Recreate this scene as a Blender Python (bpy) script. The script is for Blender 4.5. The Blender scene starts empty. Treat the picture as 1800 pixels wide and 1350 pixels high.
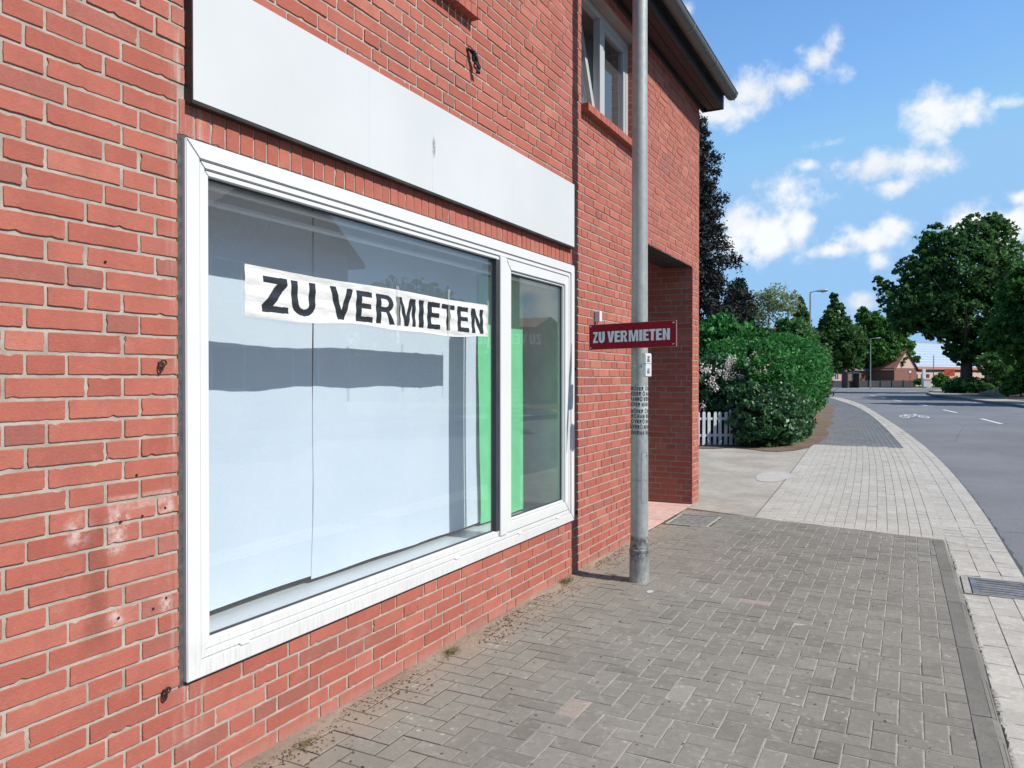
import bpy, bmesh, math, random
import numpy as np
from mathutils import Vector, Matrix
random.seed(7); RNG = np.random.default_rng(7)
PI = math.pi
scene = bpy.context.scene

# ------------------------------------------------------------------ camera
FPX = 1350.0; TH = math.atan(702 / FPX); PH = math.atan(11 / FPX)
CX, CZ = 2.13, 1.40
camd = bpy.data.cameras.new("camera"); cam = bpy.data.objects.new("camera", camd)
scene.collection.objects.link(cam)
camd.sensor_width = 36; camd.lens = 36 * FPX / 1800; camd.clip_start = 0.05; camd.clip_end = 6000
cam.location = (CX, 0, CZ); cam.rotation_euler = (PI / 2 - PH, 0, TH)
scene.camera = cam
SUN_EL = math.radians(43.5); SUN_AZ = math.radians(88.5)      # azimuth measured from +Y towards +X
sund = bpy.data.lights.new("sun", 'SUN'); sund.energy = 5.0; sund.angle = math.radians(0.53); sund.color = (1.0, .95, .88)
sun = bpy.data.objects.new("sun", sund); scene.collection.objects.link(sun)
sdir = Vector((math.cos(SUN_EL) * math.sin(SUN_AZ), math.cos(SUN_EL) * math.cos(SUN_AZ), math.sin(SUN_EL)))
sun.rotation_euler = sdir.to_track_quat('Z', 'Y').to_euler(); sun.location = (20, 0, 20)
scene.view_settings.view_transform = 'Standard'; scene.view_settings.look = 'None'
scene.view_settings.exposure = 0.38; scene.view_settings.gamma = 1
scene.cycles.use_denoising = True
scene.cycles.max_bounces = 8; scene.cycles.transparent_max_bounces = 12

# ------------------------------------------------------------------ world: sky texture with clouds placed by direction
world = bpy.data.worlds.new("World"); scene.world = world; world.use_nodes = True
def sky():
    nt = world.node_tree; N = nt.nodes; L = nt.links; N.clear()
    def nd(t, **k):
        n = N.new(t)
        for a, b in k.items(): setattr(n, a, b)
        return n
    def mth(op, a, b=None, clamp=False):
        n = nd('ShaderNodeMath', operation=op, use_clamp=clamp)
        for i, v in enumerate((a, b)):
            if v is None: continue
            if isinstance(v, (int, float)): n.inputs[i].default_value = v
            else: L.new(v, n.inputs[i])
        return n.outputs[0]
    tc = nd('ShaderNodeTexCoord')
    sk = nd('ShaderNodeTexSky', sky_type='NISHITA', sun_disc=False, sun_elevation=SUN_EL, sun_rotation=SUN_AZ,
            air_density=1.0, dust_density=0.2, ozone_density=2.0)
    sep = nd('ShaderNodeSeparateXYZ'); L.new(tc.outputs['Generated'], sep.inputs[0])
    az = mth('ARCTAN2', sep.outputs[0], sep.outputs[1]); el = mth('ARCSINE', sep.outputs[2])
    cmb = nd('ShaderNodeCombineXYZ'); L.new(az, cmb.inputs[0]); L.new(el, cmb.inputs[1])
    n1 = nd('ShaderNodeTexNoise'); n1.inputs['Scale'].default_value = 9; n1.inputs['Detail'].default_value = 10
    n1.inputs['Roughness'].default_value = .62; n1.inputs['Distortion'].default_value = .3
    L.new(tc.outputs['Generated'], n1.inputs['Vector'])
    n2 = nd('ShaderNodeTexNoise'); n2.inputs['Scale'].default_value = 34; n2.inputs['Detail'].default_value = 8
    n2.inputs['Roughness'].default_value = .6
    L.new(tc.outputs['Generated'], n2.inputs['Vector'])
    F = np.array([-math.sin(TH) * math.cos(PH), math.cos(TH) * math.cos(PH), -math.sin(PH)])
    R = np.array([math.cos(TH), math.sin(TH), 0.]); U = np.cross(R, F)
    blobs = [(1262, 203, 52, 38, 1), (1325, 168, 75, 42, 1), (1392, 148, 58, 34, .9), (1442, 112, 42, 36, .75), (1464, 80, 24, 34, .6), (1482, 125, 30, 22, .5),
             (1655, 205, 72, 42, 1), (1630, 185, 50, 34, .9), (1705, 205, 48, 26, .75), (1765, 182, 46, 12, .45), (1640, 240, 34, 34, .85),
             (1550, 292, 82, 34, .95), (1610, 285, 78, 32, 1), (1500, 295, 50, 28, .8), (1650, 292, 46, 26, .8), (1560, 330, 48, 20, .8),
             (1455, 252, 38, 14, .65), (1420, 292, 24, 10, .6), (1380, 328, 52, 24, .62), (1415, 350, 44, 18, .55), (1345, 325, 26, 14, .45),
             (1300, 395, 44, 44, .95), (1362, 418, 66, 50, 1.0), (1402, 408, 36, 42, 1), (1285, 430, 60, 34, .9),
             (1455, 440, 52, 13, .8), (1535, 420, 62, 30, .95), (1572, 402, 40, 28, .9), (1545, 455, 36, 26, .7),
             (1715, 400, 62, 44, 1.1), (1775, 415, 50, 48, 1), (1792, 345, 32, 14, .7), (1512, 535, 46, 28, .9), (1478, 548, 36, 16, .7),
             (1206, 20, 18, 14, .5), (1590, 530, 50, 24, .8),
             # beyond the right edge and in front of the shop window: seen only as reflections
             (2640, 470, 190, 90, .9), (2710, 400, 150, 70, .8)]
    mx = None
    for (px, py, rx, ry, w) in blobs:
        d = F + R * (px - 900) / FPX - U * (py - 675) / FPX; d /= np.linalg.norm(d)
        a = math.atan2(d[0], d[1]); e = math.asin(d[2])
        k = FPX * (1 + ((px - 900) / FPX) ** 2 * .8)
        v = nd('ShaderNodeVectorMath', operation='SUBTRACT'); L.new(cmb.outputs[0], v.inputs[0]); v.inputs[1].default_value = (a, e, 0)
        s = nd('ShaderNodeVectorMath', operation='MULTIPLY'); L.new(v.outputs[0], s.inputs[0])
        s.inputs[1].default_value = (k / rx, k * .93 / ry, 0)
        ln = nd('ShaderNodeVectorMath', operation='LENGTH'); L.new(s.outputs[0], ln.inputs[0])
        b = mth('MULTIPLY', mth('SUBTRACT', 1.15, ln.outputs['Value']), w)
        mx = b if mx is None else mth('MAXIMUM', mx, b)
    mx = mth('MAXIMUM', mx, -.3)
    nn = mth('ADD', mth('MULTIPLY', mth('SUBTRACT', n1.outputs[0], .5), 1.5), mth('MULTIPLY', mth('SUBTRACT', n2.outputs[0], .5), 1.9))
    den = mth('ADD', mx, nn)
    mr = nd('ShaderNodeMapRange', interpolation_type='SMOOTHSTEP'); L.new(den, mr.inputs[0])
    mr.inputs[1].default_value = .08; mr.inputs[2].default_value = 1.0
    hs = nd('ShaderNodeHueSaturation'); hs.inputs['Saturation'].default_value = 1.18; hs.inputs['Value'].default_value = 1.72
    L.new(sk.outputs[0], hs.inputs['Color'])
    cap = nd('ShaderNodeMix', data_type='RGBA', blend_type='DARKEN'); cap.inputs[0].default_value = 1
    L.new(hs.outputs[0], cap.inputs[6]); cap.inputs[7].default_value = (2.5, 4.45, 7.0, 1)
    # cloud tone: soft grey where thick
    mr2 = nd('ShaderNodeMapRange'); L.new(n1.outputs[0], mr2.inputs[0]); mr2.inputs[1].default_value = .35; mr2.inputs[2].default_value = .6
    cc = nd('ShaderNodeMix', data_type='RGBA'); L.new(mr2.outputs[0], cc.inputs[0])
    cc.inputs[6].default_value = (6.2, 6.6, 7.0, 1); cc.inputs[7].default_value = (7.7, 7.8, 7.9, 1)
    mix = nd('ShaderNodeMix', data_type='RGBA'); L.new(mth('MULTIPLY', mr.outputs[0], .95), mix.inputs[0])
    L.new(cap.outputs[2], mix.inputs[6]); L.new(cc.outputs[2], mix.inputs[7])
    bg = nd('ShaderNodeBackground'); bg.inputs[1].default_value = .1; L.new(mix.outputs[2], bg.inputs[0])
    out = nd('ShaderNodeOutputWorld'); L.new(bg.outputs[0], out.inputs[0])
sky()

# ------------------------------------------------------------------ materials
class G:
    """small node graph helper"""
    def __init__(s, name):
        s.m = bpy.data.materials.new(name); s.m.use_nodes = True; s.nt = s.m.node_tree; s.nt.nodes.clear()
        s.out = s.nd('ShaderNodeOutputMaterial'); s.p = s.nd('ShaderNodeBsdfPrincipled'); s.L(s.p.outputs[0], s.out.inputs[0])
    def nd(s, t, **k):
        n = s.nt.nodes.new(t)
        for a, b in k.items(): setattr(n, a, b)
        return n
    def L(s, a, b): s.nt.links.new(a, b)
    def setin(s, sock, v):
        if v is None: return
        if isinstance(v, bpy.types.NodeSocket): s.L(v, sock)
        elif isinstance(v, (tuple, list)) and len(v) == 3 and sock.type == 'RGBA': sock.default_value = (*v, 1)
        else: sock.default_value = v
    def math(s, op, a, b=None, c=None, clamp=False):
        n = s.nd('ShaderNodeMath', operation=op, use_clamp=clamp)
        for i, v in enumerate((a, b, c)): s.setin(n.inputs[i], v) if v is not None else None
        return n.outputs[0]
    def coord(s, kind='Object', scale=None, loc=None):
        o = s.nd('ShaderNodeTexCoord').outputs[kind]
        if scale is None and loc is None: return o
        m = s.nd('ShaderNodeMapping'); s.L(o, m.inputs[0])
        if scale is not None: m.inputs['Scale'].default_value = scale
        if loc is not None: m.inputs['Location'].default_value = loc
        return m.outputs[0]
    def noise(s, vec, scale, detail=4, rough=.55, dist=0, col=False):
        n = s.nd('ShaderNodeTexNoise'); s.L(vec, n.inputs['Vector']); n.inputs['Scale'].default_value = scale
        n.inputs['Detail'].default_value = detail; n.inputs['Roughness'].default_value = rough; n.inputs['Distortion'].default_value = dist
        return n.outputs['Color' if col else 0]
    def voro(s, vec, scale, feature='F1', out='Distance'):
        n = s.nd('ShaderNodeTexVoronoi', feature=feature); s.L(vec, n.inputs['Vector']); n.inputs['Scale'].default_value = scale
        return n.outputs[out]
    def ramp(s, fac, a, b, va=0., vb=1., smooth=True):
        n = s.nd('ShaderNodeMapRange', interpolation_type='SMOOTHSTEP' if smooth else 'LINEAR')
        s.setin(n.inputs[0], fac); n.inputs[1].default_value = a; n.inputs[2].default_value = b
        n.inputs[3].default_value = va; n.inputs[4].default_value = vb
        return n.outputs[0]
    def mix(s, f, a, b, mode='MIX'):
        n = s.nd('ShaderNodeMix', data_type='RGBA', blend_type=mode)
        s.setin(n.inputs[0], f); s.setin(n.inputs[6], a); s.setin(n.inputs[7], b); return n.outputs[2]
    def attr(s, name, out='Vector'):
        n = s.nd('ShaderNodeAttribute', attribute_name=name); return n.outputs[out]
    def sep(s, v):
        n = s.nd('ShaderNodeSeparateXYZ'); s.L(v, n.inputs[0]); return n.outputs
    def bump(s, h, strength=.3, dist=.01):
        n = s.nd('ShaderNodeBump'); n.inputs['Strength'].default_value = strength; n.inputs['Distance'].default_value = dist
        s.L(h, n.inputs['Height']); s.L(n.outputs[0], s.p.inputs['Normal'])
    def fin(s, color=None, rough=None, metal=None, spec=None, leafy=False, **k):
        if leafy: s.setin(s.p.inputs['Base Color'], color)
        elif color is not None: s.setin(s.p.inputs['Base Color'], s.mix(1.0, color, (.76, .76, .76), 'MULTIPLY'))
        s.setin(s.p.inputs['Roughness'], rough)
        s.setin(s.p.inputs['Metallic'], metal); s.setin(s.p.inputs['Specular IOR Level'], spec)
        for a, b in k.items(): s.setin(s.p.inputs[a.replace('_', ' ')], b)
        return s.m

def plain(name, col, rough=.5, metal=0., var=.12, nscale=6., bump=0., bscale=60., spec=.5, dirt=None, dirt_amt=.3):
    g = G(name); c = g.coord()
    n = g.noise(c, nscale, 5)
    base = g.mix(g.ramp(n, .3, .7), tuple(x * (1 - var) for x in col), tuple(min(1, x * (1 + var)) for x in col))
    if dirt:
        n2 = g.noise(c, nscale * 3.1, 8, .7)
        base = g.mix(g.ramp(n2, .5, .75, 0, dirt_amt), base, dirt)
    if bump: g.bump(g.noise(c, bscale, 6, .6), bump, .004)
    return g.fin(base, g.ramp(n, .3, .7, rough * .85, min(1, rough * 1.15)), metal, spec)

def brick_mat(name, stain=False):
    g = G(name); c = g.coord(); t = g.attr('tone'); r, gg, b = g.sep(t)[0:3]
    col = g.mix(g.ramp(r, .0, 1., smooth=False), (.41, .113, .077), (.51, .164, .116))
    col = g.mix(g.ramp(gg, .80, 1., 0, .6), col, (.29, .118, .10))
    col = g.mix(g.ramp(gg, .0, .14, .7, 0), col, (.56, .21, .15))
    n = g.noise(c, 9, 6, .6); col = g.mix(g.ramp(n, .35, .7, 0, .35), col, (.28, .095, .072))
    n2 = g.noise(c, 45, 6, .7); col = g.mix(g.ramp(n2, .5, .75, 0, .3), col, (.56, .235, .175))
    n3 = g.noise(c, 330, 3, .6); col = g.mix(g.ramp(n3, .62, .72, 0, .65), col, (.16, .05, .04))
    n4 = g.noise(g.coord(loc=(3, 7, 1)), 70, 8, .75); col = g.mix(g.ramp(n4, .52, .7, 0, .35), col, (.30, .10, .075)); n5 = g.noise(g.coord(loc=(1, 2, 8)), 5, 8, .7); col = g.mix(g.ramp(n5, .56, .72, 0, .22), col, (.55, .33, .27))
    if stain:
        col = stains(g, c, col)
    h = g.math('ADD', g.noise(c, 110, 8, .65), g.math('MULTIPLY', g.noise(c, 30, 5), .7))
    g.bump(g.math('ADD', h, g.math('MULTIPLY', n3, .5)), .7, .003)
    return g.fin(col, .88, 0, .25)
def stains(g, c, col):
    # the ghost of a removed plate left of the window: pale mortar smears with a darker edge on its left
    x, y, z = g.sep(c)[0:3]
    def band(v, a, b, s=.01): return g.math('MULTIPLY', g.ramp(v, a - s, a + s), g.ramp(v, b - s, b + s, 1, 0))
    n = g.noise(c, 26, 8, .7)
    rect = g.math('MULTIPLY', band(y, 1.475, 1.70, .003), band(z, .645, 1.045, .004))
    edge = g.math('MULTIPLY', band(y, 1.475, 1.70, .004), band(z, .995, 1.04, .005))
    col = g.mix(g.math('MULTIPLY', rect, g.ramp(n, .3, .75, .02, .14)), col, (.62, .45, .40))
    col = g.mix(g.math('MULTIPLY', edge, g.ramp(n, .35, .65, .1, .5)), col, (.66, .50, .44))
    for (yy, zz, r) in ((1.626, .0, 0), (1.519, .962, .028), (1.675, .981, .035), (1.505, .962, .045), (1.371, .675, 0), (1.678, .672, .03), (1.50, .672, .03), (1.39, .955, .05), (1.5, .9, .04)):
        if r == 0: continue
        d = g.nd('ShaderNodeVectorMath', operation='DISTANCE'); g.L(c, d.inputs[0]); d.inputs[1].default_value = (0, yy, zz)
        col = g.mix(g.math('MULTIPLY', g.ramp(d.outputs['Value'], r * .4, r * 1.3, 1, 0), g.ramp(n, .40, .62, 0, .65)), col, (.70, .62, .57))
    dk = g.math('MULTIPLY', band(y, 1.40, 1.475, .02), band(z, .62, 1.0, .05))
    col = g.mix(g.math('MULTIPLY', dk, g.ramp(n, .3, .6, .2, .6)), col, (.20, .07, .05))
    # pale water run under the window corner
    run = g.math('MULTIPLY', band(y, 1.70, 1.83, .03), g.ramp(z, .39, .1, 1, 0))
    nr = g.noise(g.coord(scale=(1, 14, 1.2)), 3, 6, .6)
    col = g.mix(g.math('MULTIPLY', run, g.ramp(nr, .45, .7, .05, .6)), col, (.60, .52, .47))
    # rain-splashed dust near the pavement
    col = g.mix(g.math('MULTIPLY', g.ramp(z, .0, .09, 1, 0), g.ramp(n, .25, .7, .25, .7)), col, (.46, .25, .20))
    return col
M = {}
M['brick'] = brick_mat('red_brick', True)
M['brick_plain'] = brick_mat('red_brick_far')
def mortar():
    g = G('mortar'); c = g.coord(); n = g.noise(c, 12, 6); n2 = g.noise(c, 240, 5, .7)
    col = g.mix(g.ramp(n, .3, .7), (.37, .315, .265), (.52, .46, .40)); col = g.mix(g.ramp(n2, .45, .8, 0, .4), col, (.20, .16, .13))
    col = g.mix(.0, col, col)
    g.bump(g.noise(c, 150, 8, .7), .6, .004); return g.fin(col, .95, 0, .1)
M['mortar'] = mortar()
def brick_tex(name, c1, c2, mc, bw=.23, rh=.0637, axis='y'):
    g = G(name); c = g.coord(); x, y, z = g.sep(c)[0:3]
    cb = g.nd('ShaderNodeCombineXYZ'); g.L(x if axis == 'x' else y, cb.inputs[0]); g.L(z, cb.inputs[1])
    b = g.nd('ShaderNodeTexBrick'); g.L(cb.outputs[0], b.inputs['Vector'])
    b.inputs['Color1'].default_value = (*c1, 1); b.inputs['Color2'].default_value = (*c2, 1); b.inputs['Mortar'].default_value = (*mc, 1)
    b.inputs['Scale'].default_value = 1; b.inputs['Mortar Size'].default_value = .005; b.inputs['Brick Width'].default_value = bw; b.inputs['Row Height'].default_value = rh
    n = g.noise(c, 3, 6); col = g.mix(g.ramp(n, .3, .8, 0, .35), b.outputs[0], tuple(v * .6 for v in c1))
    g.bump(b.outputs['Fac'], -.5, .006); return g.fin(col, .9, 0, .2)
M['brick_tex'] = brick_tex('brick_pattern', (.42, .13, .09), (.55, .18, .13), (.42, .38, .34), axis='x')
M['brick_tex_y'] = brick_tex('brick_pattern_side', (.42, .13, .09), (.55, .18, .13), (.42, .38, .34), axis='y')
M['brick_far'] = brick_tex('weathered_brick', (.22, .085, .06), (.30, .12, .085), (.3, .25, .22), axis='x')
M['brick_pink'] = brick_tex('salmon_brick', (.62, .27, .22), (.68, .31, .25), (.6, .4, .34), axis='x')

def paver_mat(name, c1, c2, dirt_wall=False, joint=False, pinks=False):
    g = G(name); c = g.coord(); r, gg, b = g.sep(g.attr('tone'))[0:3]
    col = g.mix(r, c1, c2)
    if pinks: col = g.mix(g.ramp(gg, .993, .995, 0, .6), col, (.44, .33, .28)); col = g.mix(g.ramp(b, .988, .992, 0, .3), col, (.42, .40, .37))
    n0 = g.noise(c, 1.1, 5, .6); col = g.mix(g.ramp(n0, .42, .68, 0, .5), col, tuple(min(1, v * 1.2) for v in c2))
    n = g.noise(c, 22, 8, .7); col = g.mix(g.ramp(n, .5, .68, 0, .42), col, tuple(min(1, v * 1.7) for v in c2)); nb_ = g.noise(g.coord(loc=(9, 2, 4)), 34, 6, .7); col = g.mix(g.ramp(nb_, .5, .7, 0, .35), col, tuple(v * .6 for v in c1))
    sp = g.noise(c, 420, 4, .75); col = g.mix(g.ramp(sp, .56, .66, 0, .6), col, tuple(min(1, v * 2.0) for v in c2))
    sp2 = g.noise(g.coord(loc=(5, 3, 1)), 500, 3, .7); col = g.mix(g.ramp(sp2, .57, .68, 0, .6), col, tuple(v * .4 for v in c1))
    if dirt_wall:
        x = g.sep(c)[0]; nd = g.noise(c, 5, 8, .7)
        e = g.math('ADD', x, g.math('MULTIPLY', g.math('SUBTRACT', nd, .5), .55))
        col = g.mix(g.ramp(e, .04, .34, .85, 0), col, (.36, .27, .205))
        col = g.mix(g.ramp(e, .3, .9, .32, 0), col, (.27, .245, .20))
        # lichen spots
        v = g.voro(c, 21); vn = g.noise(c, 2.2, 3)
        lich = g.math('MULTIPLY', g.ramp(v, .16, .24, 1, 0), g.ramp(vn, .5, .62))
        col = g.mix(g.math('MULTIPLY', lich, .55), col, (.50, .49, .45))
    g.bump(g.math('ADD', g.noise(c, 260, 6, .7), g.math('MULTIPLY', n, .6)), .45, .003)
    return g.fin(col, .9, 0, .25)
M['paver'] = paver_mat('grey_paver', (.168, .156, .132), (.245, .228, .196), True, pinks=True)
M['paver_light'] = paver_mat('light_paver', (.385, .355, .305), (.475, .445, .39))
M['paver_dark'] = paver_mat('dark_paver', (.125, .13, .135), (.19, .195, .20))
M['gutter_stone'] = paver_mat('gutter_stone', (.39, .362, .315), (.475, .447, .395))
M['tile'] = paver_mat('pink_tile', (.60, .36, .31), (.68, .44, .38))
def joint_mat(name, a, b, wall=False):
    g = G(name); c = g.coord(); n = g.noise(c, 30, 8, .7); col = g.mix(g.ramp(n, .35, .65), a, b)
    if wall:
        x = g.sep(c)[0]; e = g.math('ADD', x, g.math('MULTIPLY', g.math('SUBTRACT', g.noise(c, 4, 8, .7), .5), .8))
        col = g.mix(g.ramp(e, .35, 1.0, 1, 0), col, (.12, .085, .06))
        n2 = g.noise(c, 1.3, 4); col = g.mix(g.ramp(n2, .56, .7, 0, .7), col, (.16, .13, .10))
    g.bump(g.noise(c, 300, 6, .8), .8, .004); return g.fin(col, .97, 0, .1)
M['joint'] = joint_mat('joint_sand', (.36, .335, .29), (.50, .47, .41), True)
M['joint_dark'] = joint_mat('joint_dark', (.18, .165, .145), (.25, .23, .20))
M['joint_far'] = joint_mat('joint_far', (.28, .28, .28), (.36, .36, .36))
def concrete(name, a, b, streak=False, fine=90):
    g = G(name); c = g.coord(); n = g.noise(c, 1.3, 8, .7); n2 = g.noise(c, 11, 8, .75); n3 = g.noise(c, fine, 6, .75)
    col = g.mix(g.ramp(n, .35, .65), a, b); col = g.mix(g.ramp(n2, .45, .7, 0, .45), col, tuple(v * .62 for v in a))
    gv = g.voro(c, 55); col = g.mix(g.ramp(gv, .15, .4, .4, 0), col, tuple(v * .55 for v in a)); col = g.mix(g.ramp(n3, .5, .7, 0, .5), col, tuple(min(1, v * 1.25) for v in b)); col = g.mix(g.ramp(n3, .3, .42, .5, 0), col, tuple(v * .5 for v in a))
    g.bump(g.math('ADD', n3, n2), .6, .008); return g.fin(col, .93, 0, .2)
M['concrete'] = concrete('driveway_concrete', (.355, .318, .265), (.49, .45, .385))
M['concrete_patch'] = concrete('concrete_patch', (.47, .445, .395), (.54, .515, .465))
M['kerb'] = concrete('kerb_concrete', (.19, .179, .156), (.242, .229, .20), fine=300)
M['kerb_pale'] = concrete('kerb_mortar', (.34, .32, .28), (.48, .45, .40), fine=200)
def asphalt():
    g = G('asphalt'); c = g.coord(); n = g.noise(c, .35, 6, .6); n2 = g.noise(c, 130, 5, .8); n3 = g.noise(c, 8, 5, .6)
    col = g.mix(g.ramp(n, .35, .65), (.155, .158, .166), (.205, .209, .217)); col = g.mix(g.ramp(n2, .5, .66, 0, .75), col, (.34, .345, .36))
    col = g.mix(g.ramp(n2, .32, .44, .7, 0), col, (.03, .033, .04)); col = g.mix(g.ramp(n3, .5, .8, 0, .25), col, (.07, .075, .085))
    x, y, z = g.sep(c)[0:3]
    v = g.voro(g.coord(scale=(1, .35, 1)), .25, 'DISTANCE_TO_EDGE'); nn = g.noise(c, 3, 6, .7)
    cr = g.ramp(g.math('ADD', v, g.math('MULTIPLY', g.math('SUBTRACT', nn, .5), .02)), .0, .004, .5, 0)
    col = g.mix(cr, col, (.04, .042, .046))
    g.bump(n2, .7, .006); return g.fin(col, .85, 0, .35)
M['asphalt'] = asphalt()
M['asphalt_edge'] = plain('asphalt_edge', (.07, .08, .09), .9, bump=.5)
M['paint'] = plain('road_paint', (.78, .78, .77), .6, dirt=(.3, .3, .3), dirt_amt=.5)
def soil(name, a, b, cc):
    g = G(name); c = g.coord(); n = g.noise(c, 2, 8, .7); n2 = g.noise(c, 40, 8, .8)
    col = g.mix(g.ramp(n, .35, .65), a, b); col = g.mix(g.ramp(n2, .5, .7, 0, .8), col, cc)
    g.bump(n2, .8, .02); return g.fin(col, .97, 0, .1)
M['soil'] = soil('soil', (.17, .12, .085), (.25, .19, .14), (.09, .06, .045))
M['sand'] = soil('sandy_dirt', (.34, .255, .19), (.42, .32, .25), (.18, .13, .095))
M['grass'] = soil('grass_ground', (.045, .09, .025), (.08, .13, .04), (.12, .11, .05))
def pvc(name, col, dirty=True):
    g = G(name); c = g.coord(); n = g.noise(g.coord(scale=(1, 22, 2.2)), 4, 8, .7); x, y, z = g.sep(c)[0:3]
    n1 = g.noise(c, 3, 4)
    base = g.mix(g.ramp(n1, .3, .7), col, tuple(v * .95 for v in col))
    if dirty:
        low = g.ramp(z, .58, .44, 0, 1)
        base = g.mix(g.math('MULTIPLY', low, g.ramp(n, .42, .68, .05, .38)), base, (.40, .41, .36))
        base = g.mix(g.ramp(n, .55, .8, 0, .14), base, (.5, .5, .46))
    return g.fin(base, .34, 0, .5)
M['pvc'] = pvc('white_pvc', (.77, .77, .76)); M['pvc_plain'] = pvc('white_plastic', (.78, .79, .80), False)
M['pvc_shaded'] = pvc('shaded_pvc', (.50, .51, .51), False)  # grey copy of the white frames, upper-window shade painted into the colour
M['gasket_and_shade'] = plain('rubber_and_shade', (.035, .038, .045), .6)
M['foam'] = plain('joint_tape', (.085, .08, .072), .9, bump=.5, var=.4, nscale=30)
M['darkmetal'] = plain('bronze_metal', (.07, .058, .048), .45, .6, var=.3)
def fascia():
    g = G('fascia_white'); c = g.coord(); n = g.noise(c, 1.2, 5); st = g.noise(g.coord(scale=(1, 30, .8)), 3, 6, .65)
    col = g.mix(g.ramp(n, .3, .7), (.63, .65, .645), (.68, .695, .69)); col = g.mix(g.ramp(st, .55, .8, 0, .16), col, (.5, .56, .62))
    x, y, z = g.sep(c)[0:3]
    d = g.nd('ShaderNodeVectorMath', operation='DISTANCE')
    sc = g.nd('ShaderNodeMapping'); g.L(c, sc.inputs[0]); sc.inputs['Scale'].default_value = (0, 1, .28)
    g.L(sc.outputs[0], d.inputs[0]); d.inputs[1].default_value = (0, 3.20, 2.54 * .28)
    col = g.mix(g.math('MULTIPLY', g.ramp(d.outputs['Value'], .006, .018, 1, 0), g.ramp(g.noise(c, 60, 6), .35, .5, .2, .9)), col, (.22, .23, .22))
    col = g.mix(g.math('MULTIPLY', g.ramp(g.math('ABSOLUTE', g.math('SUBTRACT', y, 3.185)), .0, .004, .5, 0), g.ramp(z, 2.62, 2.60)), col, (.45, .48, .5))
    for ys_ in (2.69, 4.05): col = g.mix(g.ramp(g.math('ABSOLUTE', g.math('SUBTRACT', y, ys_)), .0, .0035, .35, 0), col, (.45, .48, .5))
    return g.fin(col, .38, 0, .5)
M['fascia'] = fascia()
M['paper'] = None
def paper():
    g = G('paper'); c = g.coord(); n = g.noise(c, 2.0, 5); n2 = g.noise(c, 90, 5, .7)
    col = g.mix(g.ramp(n, .3, .7), (.76, .835, .93), (.82, .885, .96)); g.bump(g.math('ADD', g.math('MULTIPLY', n2, .25), n), .35, .012)
    return g.fin(col, .85, 0, .2)
M['paper'] = paper()
M['green_sheet'] = plain('green_sheet', (.20, .80, .36), .6, var=.06)
M['green_wall'] = plain('green_partition', (.60, .80, .68), .7, var=.15)
def banner_mat(name, col):
    g = G(name); c = g.coord(); n = g.noise(g.coord(scale=(1, 2, 9)), 5, 5, .6)
    g.bump(n, .5, .008); return g.fin(g.mix(g.ramp(n, .3, .7), col, tuple(v * .9 for v in col)), .42, 0, .5)
M['banner_white'] = banner_mat('banner_vinyl', (.80, .79, .77)); M['banner_black'] = banner_mat('banner_print', (.022, .026, .03))
def tape():
    g = G('clear_tape'); g.fin((.75, .76, .74), .25, 0, .5); g.p.inputs['Alpha'].default_value = .26; return g.m
M['tape'] = tape()
def glass(name, tint=(.90, .95, .97), refl=1.45, rough=0.0):
    g = G(name); g.nt.nodes.remove(g.p)
    tr = g.nd('ShaderNodeBsdfTransparent'); tr.inputs[0].default_value = (*tint, 1)
    gl = g.nd('ShaderNodeBsdfGlossy'); gl.inputs['Roughness'].default_value = rough
    lw = g.nd('ShaderNodeLayerWeight'); lw.inputs[0].default_value = .5; r0 = 2 * ((refl - 1) / (refl + 1)) ** 2
    frs = g.math('ADD', r0, g.math('MULTIPLY', g.math('POWER', lw.outputs['Facing'], 4.2), 1 - r0))
    c = g.coord(); b = g.nd('ShaderNodeBump'); b.inputs['Strength'].default_value = .025; b.inputs['Distance'].default_value = .02
    g.L(g.noise(c, 1.3, 2), b.inputs['Height']); g.L(b.outputs[0], gl.inputs['Normal'])
    mx = g.nd('ShaderNodeMixShader'); g.L(frs, mx.inputs[0]); g.L(tr.outputs[0], mx.inputs[1]); g.L(gl.outputs[0], mx.inputs[2])
    # film of dust on the pane, thickened as painted haze lightening the shaded paper
    df = g.nd('ShaderNodeBsdfDiffuse'); df.inputs[0].default_value = (.6, .62, .62, 1)
    m2 = g.nd('ShaderNodeMixShader'); g.L(g.ramp(g.noise(c, 60, 8, .8), .45, .8, .052, .11), m2.inputs[0])
    g.L(mx.outputs[0], m2.inputs[1]); g.L(df.outputs[0], m2.inputs[2]); g.L(m2.outputs[0], g.out.inputs[0]); return g.m
M['glass'] = glass('window_glass', refl=1.75)
M['glass_dark'] = glass('upper_glass', (.7, .8, .8), 1.6)
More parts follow.
